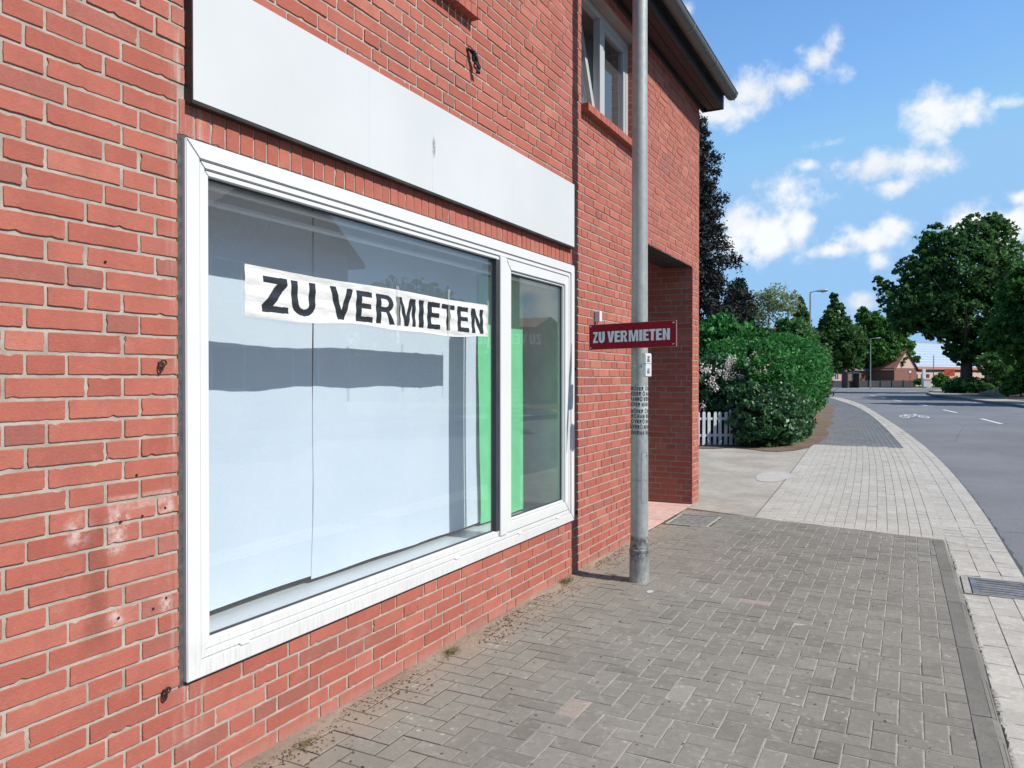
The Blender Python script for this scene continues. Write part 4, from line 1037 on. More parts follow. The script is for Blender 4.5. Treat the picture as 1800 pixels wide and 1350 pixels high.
# access door outline on the shaft, facing the camera side
def on_pole(ang, z, r=.0605): return (PX + r * math.cos(ang), PY + r * math.sin(ang), z)
mb = MB(); dr = []
for k in range(41):
    t = 2 * PI * k / 40; e = 6
    cx_, sz = math.copysign(abs(math.cos(t)) ** (2 / e), math.cos(t)), math.copysign(abs(math.sin(t)) ** (2 / e), math.sin(t))
    dr.append(on_pole(-.62 + .42 * cx_, .72 + .175 * sz, .0602))
for a, b in zip(dr, dr[1:]): mb.tube([a, b], .0012, 5, False)
mb.build('access_door', M['iron'], pole)
mb = MB(); mb.tube([on_pole(-.35, .87), on_pole(-.35, .87, .064)], .005, 8); mb.build('lock', M['iron'], pole)
def band(z0, z1, r, mat, name, parent, n=48, a0=0, a1=2 * PI):
    mb = MB()
    for k in range(n):
        t0, t1 = a0 + (a1 - a0) * k / n, a0 + (a1 - a0) * (k + 1) / n
        mb.poly([(PX + r * math.cos(t0), PY + r * math.sin(t0), z0), (PX + r * math.cos(t1), PY + r * math.sin(t1), z0), (PX + r * math.cos(t1), PY + r * math.sin(t1), z1), (PX + r * math.cos(t0), PY + r * math.sin(t0), z1)])
    return mb.build(name, mat, parent, smooth=True)
clampband = band(1.474, 1.490, .0590, M['steel'], 'clamp_band', lamp)
mb = MB()
for k in range(2):
    mb.box(-.006, .006, -.006, .006, 1.475, 1.489, Matrix.Translation((PX + .061 * math.cos(-2.2 + k * .5), PY + .061 * math.sin(-2.2 + k * .5), 0)))
    mb.build('clamp_bolt', M['steel'], clampband); mb = MB()
# wrapped football stickers with rows of lettering
stk = band(1.005, 1.345, .0588, M['sticker'], 'sticker_wrap', lamp)
rows = [(1.316, 'O HANNOVER'), (1.280, 'HANNOVER O'), (1.244, 'VERO HANNO'), (1.208, 'HANNOVER HAN'), (1.163, 'O HANNOVER'), (1.128, 'NOVERO HAN'), (1.092, 'HANNO VERO'), (1.056, 'HANNOVERO'), (1.014, 'HANNOVERHA')]
mb = MB(); rnd = random.Random(17); R2 = .0592
for zr, txt in rows:
    ang = -3.6 + rnd.uniform(-.2, .2)
    while ang < .6:
        for ch in txt:
            w = .31 if ch != ' ' else .10; r0 = R2
            if ch != ' ':
                g_ = glyph(ch, .34, .27)[0]
                tilt = rnd.uniform(-.002, .002)
                if ch == 'O':
                    n = 14
                    for k in range(n):
                        t0, t1 = 2 * PI * k / n, 2 * PI * (k + 1) / n
                        q = [(.5 + .5 * math.cos(t0), .5 + .5 * math.sin(t0)), (.5 + .28 * math.cos(t0), .5 + .28 * math.sin(t0)), (.5 + .28 * math.cos(t1), .5 + .28 * math.sin(t1)), (.5 + .5 * math.cos(t1), .5 + .5 * math.sin(t1))]
                        mb.poly([(PX + r0 * math.cos(ang + x * w * .95), PY + r0 * math.sin(ang + x * w * .95), zr - .005 + y * .033) for x, y in q])
                else: mb.poly([(PX + r0 * math.cos(ang + x * w * .8), PY + r0 * math.sin(ang + x * w * .8), zr + tilt - .003 + y * .026) for x, y in g_])
            ang += w
        ang += .15
mb.build('sticker_lettering', M['black'], stk)
# red letting sign
rs = thing('letting_sign', 'red sign board reading ZU VERMIETEN in pale capitals fixed to the lamp post', 'sign', (.47, 5.0, 1.7))
S0 = Vector((.150, 4.970, 0)); S1 = Vector((.773, 4.918, 0)); sd = (S1 - S0).normalized(); nrm = Vector((sd.y, -sd.x, 0))
SL = (S1 - S0).length; SZ0, SZ1 = 1.594, 1.763
fr = Matrix(((sd.x, 0, nrm.x, S0.x), (sd.y, 0, nrm.y, S0.y), (.017, 1, 0, 0), (0, 0, 0, 1)))     # local (along, up, out)
mb = MB(); mb.box(0, SL, SZ0, SZ1, -.004, .0, fr); b_ = mb.build('board', M['red_sign'], rs)
mb = MB()
for (a, b, c, d_) in ((-.0018, SL + .004, SZ1, SZ1 + .0018), (-.0018, SL + .004, SZ0 - .0018, SZ0), (-.0018, 0, SZ0, SZ1), (SL, SL + .004, SZ0, SZ1)): mb.box(a, b, c, d_, -.005, .0008, fr)
mb.build('board_edge', M['sign_edge'], rs)
fx = lambda c: (c - 437) / 848 * SL
SLET = [('Z', fx(478), fx(526)), ('U', fx(535), fx(597)), ('V', fx(624), fx(692)), ('E', fx(697), fx(752)), ('R', fx(757), fx(824)), ('M', fx(838), fx(930)), ('I', fx(940), fx(970)), ('E', fx(978), fx(1032)), ('T', fx(1036), fx(1096)), ('E', fx(1101), fx(1156)), ('N', fx(1163), fx(1230))]
SLET2 = [(c, a, b) for c, a, b in SLET]
text_mesh('lettering', SLET2, M['sign_letter'], rs, SZ0 + .27 * .165, .455 * .165, .0185, .19, fr @ Matrix.Translation((0, 0, .0020)))
for (a, c) in ((.010, SZ0 + .012), (.010, SZ1 - .012), (SL - .017, SZ0 + .016), (SL - .017, SZ1 - .014)):
    mb = MB(); q = fr @ Vector((a, c, 0)); q2 = fr @ Vector((a, c, .004)); mb.tube([q, q2], [.0065, .0045], 14); mb.build('screw', M['steel'], rs)
mb = MB(); q = [fr @ Vector(p) for p in ((SL * .49 - .04, 1.66, -.006), (SL * .49 + .04, 1.66, -.006))]
mb.box(SL * .49 - .05, SL * .49 + .05, 1.70, 1.72, -.06, -.0055, fr); mb.box(SL * .49 - .05, SL * .49 + .05, 1.64, 1.66, -.06, -.0055, fr); mb.build('bracket', M['steel'], rs)
# small white box strapped to the post below the sign
kb = thing('post_box', 'small white box with black print strapped to the lamp post under the red sign', 'small box', (.55, 5.03, 1.4))
T = Matrix.Translation((.556, 5.005, 1.485)) @ Matrix.Rotation(math.radians(-38), 4, 'Z')
mb = MB(); mb.box(-.020, .020, -.035, .02, -.079, .079, T); mb.build('case', M['pvc_plain'], kb, bevel=.005, segs=2)
for (za, zb) in ((.020, .060), (-.056, -.024)):
    mb = MB(); r = random.Random(4); z_ = za
    while z_ < zb: mb.box(.0201, .0207, -.020 + r.random() * .006, .004 - r.random() * .006, z_, z_ + .0045, T); z_ += .007
    mb.build('print', M['darkmetal'], kb)
mb = MB(); mb.box(-.021, .021, -.036, .021, .0082, .0102, T); mb.build('lid_seam', M['black'], kb)

# ------------------------------------------------------------------ small things on the wall
def eye_hook(y, z, label, s=1.0):
    mb = MB()
    q = [(.002, y, z), (.008, y, z + .002)] + [(.009, y + .010 * s * (1 - math.cos(t)), z + .002 + .008 * s * math.sin(t)) for t in np.linspace(.3, 5.6, 12)]
    mb.tube(q, .0030, 8); q = [(.008, y, z)] + [(.009, y - .007 * s * math.sin(t), z - .013 * s * (1 - math.cos(t))) for t in np.linspace(.3, 5.6, 12)]
    mb.tube(q, .0030, 8); mb.tube([(.001, y, z), (.006, y, z)], .006, 10)
    return tag(mb.build('eye_hook', M['iron_rust'], smooth=True), label, 'hook', 'rusty hooks in the brick wall')
eye_hook(1.655, 1.446, 'rusty curled hook in the brick beside the left window frame at mid height')
eye_hook(1.665, .392, 'rusty curled hook in the brick below the window\'s lower left corner', 1.05)
eye_hook(5.085, .44, 'small dark hook at the lower right corner of the window frame', .8)
eye_hook(5.06, 1.465, 'small dark hook right of the window frame above the post stickers\' level', .5)
for (yy, zz) in ((1.519, .962), (1.592, .968), (1.675, .981), (1.51, .672), (1.63, .668), (1.678, .690), (1.472, 1.745), (1.573, 1.098)):
    mb = MB(); mb.tube([(.0008, yy, zz), (.0016, yy, zz)], .0045, 10); mb.build('drill_hole', M['hole'], wall)
# broken cable bracket high on the wall
br = thing('cable_remnant', 'black frayed cable remnant hanging from the brick wall above the white board', 'cable', (.02, 3.6, 3.1))
mb = MB(); r = random.Random(5)
for k in range(9):
    y0, z0 = 3.60 + r.uniform(-.01, .01), 3.15; pts = [(.004, y0 - .03, 3.175)]
    for j in range(5): pts.append((.02 + .025 * r.random(), y0 + j * .008 + r.uniform(-.012, .012), z0 - j * .022 + r.uniform(-.006, .006)))
    mb.tube(pts, [.003] + [.004 + .003 * r.random() for _ in range(5)], 6)
mb.build('cable', M['black'], br)
mb = MB(); mb.box(.0, .018, 3.560, 3.575, 3.168, 3.176); mb.build('clip', M['steel'], br)
# junction box
jb = thing('junction_box', 'small cream outdoor junction box on the brick wall left of the red sign', 'junction box', (.03, 5.49, 1.85))
mb = MB(); mb.box(.003, .048, 5.44, 5.485, 1.822, 1.905); mb.build('case', M['pvc_plain'], jb, bevel=.004)
mb = MB(); mb.tube([(.02, 5.462, 1.822), (.02, 5.462, 1.80), (.008, 5.44, 1.785), (.002, 5.42, 1.79)], .006, 8); mb.build('cable', M['sticker'], jb, smooth=True)
# grates
gr = thing('floor_grate', 'weathered square foot-scraper grate sunk in the pavement before the porch', 'grate', (.24, 7.5, 0))
mb = MB(); gx0, gx1, gy0, gy1 = .035, .440, 7.205, 7.795
ring_pts = None
for (a, b, c, d_) in ((gx0, gx1, gy0, gy0 + .02), (gx0, gx1, gy1 - .02, gy1), (gx0, gx0 + .018, gy0 + .02, gy1 - .02), (gx1 - .018, gx1, gy0 + .02, gy1 - .02)): mb.box(a, b, c, d_, -.03, .006)
mb.build('frame', M['kerb_pale'], gr, bevel=.003)
mb = MB()
for k in range(22): y = gy0 + .03 + k * .0245; mb.box(gx0 + .022, gx1 - .022, y, y + .014, -.02, .002)
for k in range(5): x = gx0 + .06 + k * .07; mb.box(x, x + .008, gy0 + .022, gy1 - .022, -.022, .0005)
mb.build('bars', M['grate'], gr)
mb = MB(); mb.poly([(gx0, gy0, -.003), (gx1, gy0, -.003), (gx1, gy1, -.003), (gx0, gy1, -.003)]); mb.poly([(gx0 + .01, gy0 + .01, -.0028), (gx1 - .01, gy0 + .01, -.0028), (gx1 - .01, gy1 - .01, -.0028), (gx0 + .01, gy1 - .01, -.0028)])
mb.v = mb.v[4:]; mb.f = [(0, 1, 2, 3)]; mb.t = mb.t[1:]; mb.mi = mb.mi[1:]
mb.build('pit', M['hole'], gr)
sd_ = thing('storm_drain', 'cast iron slotted storm drain in the pale gutter strip', 'drain', (2.65, 6.1, 0))
a0, a1, b0, b1 = 2.445, 2.86, 5.86, 6.352
mb = MB(); zt = ZG + .002
for (a, b, c, d_) in ((a0, a0 + .045, b0, b1), (a1 - .02, a1, b0, b1), (a0 + .045, a1 - .02, b0, b0 + .015), (a0 + .045, a1 - .02, b1 - .015, b1)): mb.box(a, b, c, d_, zt - .06, zt + .003)
mb.build('frame', M['kerb_pale'], sd_, bevel=.003)
mb = MB(); bw = (b1 - b0 - .03) / 7
for k in range(7): mb.box(a0 + .09, a1 - .045, b0 + .015 + k * bw + .014, b0 + .015 + (k + 1) * bw - .020, zt - .012, zt + .001)
mb.box(a0 + .052, a0 + .0895, b0 + .017, b1 - .017, zt - .05, zt + .0005); mb.box(a1 - .0445, a1 - .021, b0 + .017, b1 - .017, zt - .05, zt + .0005)
mb.build('slotted_cover', M['iron'], sd_, bevel=.002)
mb = MB(); mb.poly([(a0, b0, zt - .055), (a1, b0, zt - .055), (a1, b1, zt - .055), (a0, b1, zt - .055)]); mb.build('pit', M['hole'], sd_)

# ------------------------------------------------------------------ debris along the wall
def leafquads(P, size, rng, flat=0.0, aspect=1.6):
    n = len(P); a = rng.normal(size=(n, 3)); a /= np.linalg.norm(a, axis=1)[:, None]
    if flat: a[:, 2] *= (1 - flat); a /= np.linalg.norm(a, axis=1)[:, None]
    b = rng.normal(size=(n, 3)); 
    if flat: b[:, 2] *= (1 - flat)
    b -= a * (a * b).sum(1)[:, None]; b /= np.linalg.norm(b, axis=1)[:, None]
    s = (size * rng.uniform(.65, 1.35, n))[:, None]
    a = a * s * .5 * aspect; b = b * s * .5
    return np.stack([P - a, P + b * .9 - a * .1, P + a, P - b * .9 - a * .1], 1)
rng = np.random.default_rng(5)
n = 2600; yy = rng.uniform(.8, 6.4, n); xx = np.abs(rng.normal(0, .11, n)) + .012; zz = np.full(n, .003)
clump = (np.sin(yy * 7.1) + np.sin(yy * 3.3 + 1) + rng.normal(0, .7, n)) > -.1; P = np.stack([xx, yy, zz], 1)[clump]
tag(quads('leaf_litter', leafquads(P, .0085, rng, .8), rng.random((len(P), 3)), M['litter']), 'dry crumbs and dead leaf bits along the foot of the brick wall', 'litter', kind='stuff')
P = np.stack([rng.uniform(.05, 2.2, 380), rng.uniform(1.6, 7.6, 380), np.full(380, .003)], 1)
tag(quads('pavement_litter', leafquads(P, .008, rng, .9), rng.random((380, 3)), M['litter']), 'scattered dead leaf bits over the grey herringbone pavement', 'litter', kind='stuff')
n = 3000; P = np.stack([np.abs(rng.normal(0, .06, n)) + .002, rng.uniform(.8, 6.4, n), np.full(n, .0035)], 1)
s_ = quads('grit', leafquads(P, .005, rng, .5, 1.0), rng.random((n, 3)), M['sand']); tag(s_, 'sandy grit piled against the wall base', 'grit', kind='stuff')
# sand wedge
mb = MB(); r = random.Random(3); ys = np.linspace(.5, 6.4, 160)
pr = [(y, .045 + .030 * math.sin(y * 4.1) + .02 * math.sin(y * 11 + 1) + .012 * r.random(), .012 + .006 * math.sin(y * 6)) for y in ys]
for (a, w0, h0), (b, w1, h1) in zip(pr, pr[1:]):
    mb.poly([(-.008, a, h0), (w0 * .5, a, h0 * .6), (w1 * .5, b, h1 * .6), (-.008, b, h1)]); mb.poly([(w0 * .5, a, h0 * .6), (w0 * 1.2, a, -.002), (w1 * 1.2, b, -.002), (w1 * .5, b, h1 * .6)])
tag(mb.build('dirt_wedge', M['sand'], smooth=True), 'thin bank of sandy dirt between brick wall and pavers', 'dirt', kind='stuff')
def weed(x, y, n, h, label, seed):
    r = np.random.default_rng(seed); V = []
    for k in range(n):
        a = r.uniform(0, 2 * PI); l = h * r.uniform(.4, 1); tip = np.array([x + math.cos(a) * l * .9 + r.normal(0, .01), y + math.sin(a) * l * 1.6, .01 + l * r.uniform(.15, .7)]); b0 = np.array([x + r.normal(0, .015), y + r.normal(0, .05), 0.002]); m = (b0 + tip) / 2 + np.array([0, 0, l * .25]); w = np.array([-math.sin(a), math.cos(a), 0]) * .0013
        V.append([b0 - w, b0 + w, m + w, m - w]); V.append([m - w, m + w, tip + w * .3, tip - w * .3])
    tag(quads('dry_weed', np.array(V), r.random((len(V), 3)), M['weed']), label, 'weed', 'dry weeds at the wall foot')
weed(.05, 4.82, 90, .06, 'dry brown weed tuft at the wall foot below the right window corner', 1)
weed(.07, 3.30, 60, .045, 'dead weed tuft at the wall foot below the middle of the window', 2)
weed(.10, 2.22, 26, .05, 'thin straw-coloured stalks on the pavement edge, nearest of the weeds', 3)
weed(.10, 5.02, 20, .03, 'sparse low weed between wall and lamp post base', 4)
mb = MB(); P = [(-.02 + .55 * random.random(), 0) for _ in range(3)]
cp = [(.62 + .021 * math.cos(t), 4.86 + .036 * math.sin(t), .0025) for t in np.linspace(0, 2 * PI, 20)[:-1]]
mb.poly(cp); tag(mb.build('paint_blot', M['sticker']), 'round pale blot on the pavers in front of the lamp post', 'blot')

# ------------------------------------------------------------------ garden: picket fence, lilac, hedge, shrubs
fc = thing('picket_fence', 'white picket fence in front of the lilac bush', 'fence', (-1.7, 15.95, 0))
f0, f1 = at(1190, 15.55), at(1306, 15.75); fdv = (f1 - f0).normalized(); fn = Vector((fdv.y, -fdv.x, 0)); FL = (f1 - f0).length
FM = Matrix(((fdv.x, fn.x, 0, f0.x), (fdv.y, fn.y, 0, f0.y), (0, 0, 1, 0), (0, 0, 0, 1)))
npk = 13; rnd = random.Random(20)
for k in range(npk):
    x = FL * k / (npk - 1) - .02; w = .062; h = .70 + .01 * rnd.random() + (.045 if k > npk - 4 else 0)
    mb = MB(); zb = .03
    lean = rnd.gauss(0, .006)
    fp = [(x - w / 2, zb), (x + w / 2, zb), (x + w / 2 + lean, h - .02), (x + w * .25 + lean, h), (x - w * .25 + lean, h), (x - w / 2 + lean, h - .02)]
    nn = len(fp); vs_ = [tuple(FM @ Vector((p, -.009 + .018, q_))) for p, q_ in fp] + [tuple(FM @ Vector((p, -.009, q_))) for p, q_ in fp]
    mb.raw(vs_, [tuple(range(nn)), tuple(range(nn, 2 * nn))[::-1]] + [(i, i + nn, (i + 1) % nn + nn, (i + 1) % nn) for i in range(nn)])
    mb.build('picket', M['fence_white'], fc)
for zz in (.20, .54):
    mb = MB(); mb.box(-.05, FL, -.032, -.0095, zz, zz + .05, FM); mb.build('rail', M['fence_white'], fc)

def foliage(name, blobs, n, size, mat, parent, seed, clumps=60, spread=.16, flat=0., shell=.75, aspect=1.6, zmin=.02, toneb=None):
    """leaf faces scattered in clumps on the shells of the ellipsoids (cx,cy,cz,rx,ry,rz,weight)"""
    rng = np.random.default_rng(seed); W = np.array([b[6] for b in blobs], float); W /= W.sum(); out = []; tn = []
    for b, w in zip(blobs, W):
        m = int(n * w); kc = max(6, int(clumps * w * len(blobs) ** .5))
        d = rng.normal(size=(kc, 3)); d /= np.linalg.norm(d, axis=1)[:, None]
        rad = rng.uniform(shell, 1.04, kc)[:, None] if shell < 1 else 1
        inn = rng.random(kc) < .22; rad = np.where(inn[:, None], rng.uniform(.25, .75, kc)[:, None], rad)
        cc = np.array(b[:3]) + d * rad * np.array(b[3:6]); csz = rng.uniform(.6, 1.4, kc)
        ci = rng.integers(0, kc, m); g = rng.normal(size=(m, 3)); g /= np.linalg.norm(g, axis=1)[:, None] ; g *= rng.random(m)[:, None] ** .4
        R3 = np.array(b[3:6]); rs_ = spread * (R3.prod() ** (1 / 3)) * 2
        p = cc[ci] + g * csz[ci][:, None] * rs_ * np.array([1, 1, .75])
        out.append(p); tn.append(np.clip(rng.normal(.45, .22, m) + (rng.normal(0, .24, kc))[ci], 0, 1))
    P = np.concatenate(out); T = np.concatenate(tn); k = P[:, 2] > zmin; P = P[k]; T = T[k]
    return quads(name, leafquads(P, size, rng, flat, aspect), np.stack([T, T, T], 1), mat, parent)
def trunk(name, parent, base, h, r, mat, seed=0, limbs=6, lh=.35, spreadr=1.5, top=.75, limb_up=.6):
    r_ = random.Random(seed); mb = MB(); x, y, z = base
    pts = [(x, y, z - .1), (x + r * .1, y, z + h * .03), (x + r_.uniform(-.1, .1) * r * 3, y, z + h * .3), (x + r_.uniform(-.2, .2) * r * 3, y, z + h * .6), (x, y, z + h * top)]
    mb.tube(pts, [r * 1.5, r * 1.08, r * .85, r * .5, r * .1], 12)
    for k in range(limbs):
        t = lh + (top - .1 - lh) * k / max(1, limbs - 1); a = k * 2.4 + r_.uniform(-.4, .4); L_ = spreadr * (1.15 - t) * r_.uniform(.7, 1.1)
        p0 = Vector((x, y, z + h * t)); e = p0 + Vector((math.cos(a) * L_, math.sin(a) * L_, L_ * limb_up)); m = (p0 + e) / 2 + Vector((0, 0, -.06 * L_))
        mb.tube([p0, m, e], [r * .42 * (1.1 - t), r * .25 * (1.1 - t), r * .06], 7)
        for s2 in (-.7, .7):
            e2 = m + Vector((math.cos(a + s2) * L_ * .5, math.sin(a + s2) * L_ * .5, L_ * .4)); mb.tube([m, (m + e2) / 2 + Vector((0, 0, .03)), e2], [r * .2 * (1.1 - t), r * .12 * (1.1 - t), r * .04], 6)
    return mb.build(name, mat, parent, smooth=True)
def B(px, d, z, rx, ry, rz, w=1.0): p = at(px, d); return (p.x, p.y, z, rx, ry, rz, w)

lb = at(1285, 17.0); lil = thing('lilac_bush', 'lilac bush with faded pink blossom behind the white picket fence', 'bush', (lb.x, lb.y, 0))
foliage('foliage', [B(1260, 16.9, 1.1, .75, .6, .85, 1.2), B(1325, 16.9, 1.35, .65, .6, .75, 1), B(1225, 17, .8, .6, .5, .8, .7), B(1270, 16.7, .45, .8, .45, .45, .5)], 15000, .062, M['leaf_lilac'], lil, 41, 150, .11)
trunk('stem', lil, (lb.x, lb.y, 0), 1.8, .05, M['bark'], 3, 6, .1, .8, .9)
P = []; rng = np.random.default_rng(8)
for (px_, py_) in ((1281, 632), (1286, 640), (1279, 648), (1291, 634), (1276, 655), (1264, 652), (1277, 662), (1289, 660), (1301, 662), (1248, 672), (1254, 668), (1258, 682), (1322, 645), (1333, 632), (1328, 624), (1347, 645), (1331, 652), (1341, 655), (1346, 657), (1246, 650), (1237, 652), (1236, 715), (1314, 638)):
    d_ = 16.25; g = at(px_, d_, 1.4 + (664 - py_) / FPX * d_); m = 46
    q = rng.normal(size=(m, 3)) * np.array([.040, .040, .055]); P.append(np.array(g) + q)
P = np.concatenate(P); quads('blossom', leafquads(P, .030, rng), rng.random((len(P), 3)), M['blossom'], lil)

hb = at(1400, 19); hedge = thing('privet_hedge', 'big rounded green privet hedge beside the sidewalk', 'hedge', (hb.x, hb.y, 0))
hbl = [(-.85, 17.3, 1.35, .75, .85, .85, 1.0), (-.55, 18.9, 1.40, .80, 1.1, .98, 1.0), (-.50, 20.7, 1.35, .72, 1.2, 1.05, 1.0), (-.62, 22.7, 1.4, .78, 1.3, 1.05, .9), (-.92, 24.8, 1.4, .78, 1.3, 1.02, .7), (-1.5, 18.6, 1.5, .9, 1.1, .85, .5),
       (-1.6, 21, 1.5, .8, 1.5, .85, .5), (-1.2, 26.6, 1.3, .7, 1.2, 1.0, .4)] + [(-.9 + .12 * (k % 5) - .1 * (k % 3), 17.2 + k * .75, 2.32 + .05 * (k % 4), .10, .10, .16, .012) for k in range(11)]
foliage('foliage', hbl, 62000, .052, M['leaf_hedge'], hedge, 51, 1300, .072, shell=.86)
trunk('stem', hedge, (-1.0, 20, 0), 1.9, .07, M['bark'], 5, 8, .1, 1.4, .9)
lbp = at(1370, 15.8); lw = thing('glossy_shrub', 'low dark glossy shrub filling the front of the hedge right of the fence', 'bush', (lbp.x, lbp.y, 0))
foliage('foliage', [(-.62, 16.15, .50, .55, .50, .58, 1), (-.30, 16.7, .62, .50, .65, .60, 1), (-.22, 17.9, .50, .42, .8, .55, .8), (-.8, 16.3, .95, .5, .4, .35, .5), (-.3, 19.3, .35, .35, .8, .4, .3)], 21000, .062, M['leaf_lilac'], lw, 61, 420, .10, shell=.85)
trunk('stem', lw, (-.4, 16.6, 0), .9, .03, M['bark'], 6, 6, .1, .7, .9)
sp = at(1285, 22); sh = thing('leafy_shrub', 'tall bright green shrub behind the lilac bush', 'bush', (sp.x, sp.y, 0))
foliage('foliage', [B(1262, 20.5, 2.0, 1.0, .9, 1.0, 1), B(1300, 21, 1.9, 1.0, .9, .95, 1), B(1240, 21, 1.7, .9, .9, .9, .7), B(1340, 21.5, 1.7, .8, .8, .75, .6), B(1270, 20.5, .8, 1.5, .9, .9, .5)], 24000, .085, M['leaf_hedge'], sh, 71, 380, .10, shell=.8)
trunk('stem', sh, (sp.x, sp.y, 0), 2.2, .06, M['bark'], 7, 6, .15, .9, .9)
sp = at(1390, 26); sh = thing('leafy_shrub', 'small pale green bush showing over the top of the hedge', 'bush', (sp.x, sp.y, 0))
foliage('foliage', [B(1388, 27, 2.5, .95, .9, .8, 1), B(1392, 27, 3.05, .5, .5, .5, .5), B(1365, 27, 1.9, 1.2, .9, .9, .7), B(1415, 28, 1.9, 1.0, .9, .8, .6)], 11000, .09, M['leaf_shrub'], sh, 72, 160, .13)
trunk('stem', sh, (sp.x, sp.y, 0), 2.8, .05, M['bark'], 9, 6, .2, .8, .9)

# conifer behind the building corner: whorls of drooping sprays
def conifer(px, d, h, rad, label, seed, n, size, mat, droop=.35, top=.0):
    p = at(px, d); t = thing('conifer_tree', label, 'tree', (p.x, p.y, 0)); rng = np.random.default_rng(seed); mb = MB()
    mb.tube([(p.x, p.y, -.1), (p.x, p.y, h * .5), (p.x, p.y, h)], [h * .022, h * .014, .01], 9); out = []
    k = 0; z = h * .12
    while z < h * .985:
        f = 1 - z / h; R0 = rad * (f ** .62) * rng.uniform(.38, 1.2) + .12; a = k * 2.399
        L_ = R0; e = np.array([p.x + math.cos(a) * L_, p.y + math.sin(a) * L_, z + L_ * .18 - L_ * droop * .5]); b0 = np.array([p.x, p.y, z])
        mid = (b0 + e) / 2 + np.array([0, 0, L_ * .08]); mb.tube([tuple(b0), tuple(mid), tuple(e)], [.035 * (f + .2), .02 * (f + .2), .006], 5)
        m = int(n * (L_ / rad) ** 1.2 / 130) + 12; u = rng.random(m) ** .6
        q = b0 + (e - b0) * u[:, None] + np.array([0, 0, 1]) * (.08 * L_ * np.sin(u * PI))[:, None]
        q += rng.normal(size=(m, 3)) * np.array([.12, .12, .16]) * (.5 + L_ * .45) * (1.1 - .5 * u)[:, None]; q[:, 2] -= np.abs(rng.normal(0, droop * .28, m)) * L_ * .5
        out.append(q); k += 1; z += h * .0052 * (1 + f)
    P = np.concatenate(out); T = np.clip(rng.normal(.4, .25, len(P)), 0, 1)
    quads('crown', leafquads(P, size, rng, 0, 2.2), np.stack([T, T, T], 1), mat, t); mb.build('trunk', M['bark'], t, smooth=True)
conifer(1222, 22, 8.9, 1.75, 'tall dark brownish conifer rising behind the building corner', 81, 110000, .05, M['leaf_conifer'], .55)
cp_ = at(1297, 27); ct = thing('columnar_conifer', 'narrow dark columnar conifer behind the green shrubs', 'tree', (cp_.x, cp_.y, 0))
foliage('crown', [B(1297, 27, 2.2, .62, .62, 2.2, 1), B(1298, 27, 3.3, .5, .5, 1.5, 1), B(1299, 27, 4.1, .30, .30, .8, .5)], 12000, .07, M['leaf_columnar'], ct, 91, 300, .12, shell=.85)
trunk('trunk', ct, (cp_.x, cp_.y, 0), 4.2, .08, M['bark'], 2, 4, .3, .3, .9, 1.2)

def broad(px, d, h, blobs, n, size, mat, label, seed, tr=.25, group=None, clumps=220, spread=.13, limbs=8, lh=.25, spr=3, name='broadleaf_tree', bark='bark', z0=0., shell=.7, cat='tree', top=.8):
    p = at(px, d); t = thing(name, label, cat, (p.x, p.y, z0), group)
    foliage('crown', blobs, n, size, mat, t, seed, clumps, spread, shell=shell); trunk('trunk', t, (p.x, p.y, z0), h, tr, M[bark], seed, limbs, lh, spr, top); return t
def Bp(px, py, d, wpx, hpx, w=1.0, dep=None):       # blob from picture column/height and half sizes in picture units
    k = d / FPX; p = at(px, d); r = wpx * k; return (p.x, p.y, 1.4 + (664 - py) * k, r, dep or r, hpx * k, w)
broad(1352, 47, 6.0, [Bp(1345, 545, 47, 32, 36), Bp(1362, 525, 47, 34, 24, .8), Bp(1385, 535, 47, 20, 24, .5), Bp(1330, 560, 47, 18, 30, .5)], 4200, .10, M['leaf_pale'], 'airy spring tree with sparse pale leaves behind the hedge', 101, .16, None, 120, .16, 11, .12, 2.6, bark='bark_pale', shell=.5, top=.95)
mb_ = at(1352, 47)
broad(1408, 62, 7, [Bp(1410, 585, 62, 19, 26), Bp(1407, 556, 62, 12, 18, .6), Bp(1406, 534, 62, 6, 13, .25), Bp(1418, 605, 62, 20, 30, .8)], 9000, .19, M['leaf_dark'], 'slim dark tree left of the nearer distant lamp post', 102, .2, None, 150, .13)
broad(1454, 68, 8, [Bp(1467, 576, 68, 26, 26), Bp(1466, 550, 68, 16, 18, .5), Bp(1465, 528, 68, 7, 13, .2), Bp(1445, 585, 68, 12, 20, .3), Bp(1478, 600, 68, 40, 36, 1.2), Bp(1455, 608, 68, 36, 32, 1), Bp(1488, 630, 68, 30, 24, .7), Bp(1450, 636, 68, 30, 22, .5)], 26000, .19, M['leaf_dark'], 'dark pointed linden tree right of the nearer distant lamp post', 103, .26, None, 300, .11)
broad(1546, 122, 12.6, [Bp(1530, 572, 122, 22, 26), Bp(1515, 556, 122, 11, 16, .35), Bp(1556, 585, 122, 26, 26), Bp(1541, 618, 122, 40, 24, 1.3), Bp(1577, 610, 122, 26, 26, .8), Bp(1512, 615, 122, 22, 28, .6), Bp(1590, 628, 122, 22, 14, .4), Bp(1560, 634, 122, 34, 15, .7), Bp(1525, 638, 122, 26, 14, .5)], 24000, .33, M['leaf_mid'], 'lighter green tree whose trunk stands behind the dark fence', 104, .42, None, 320, .10, 9, .25, 7)
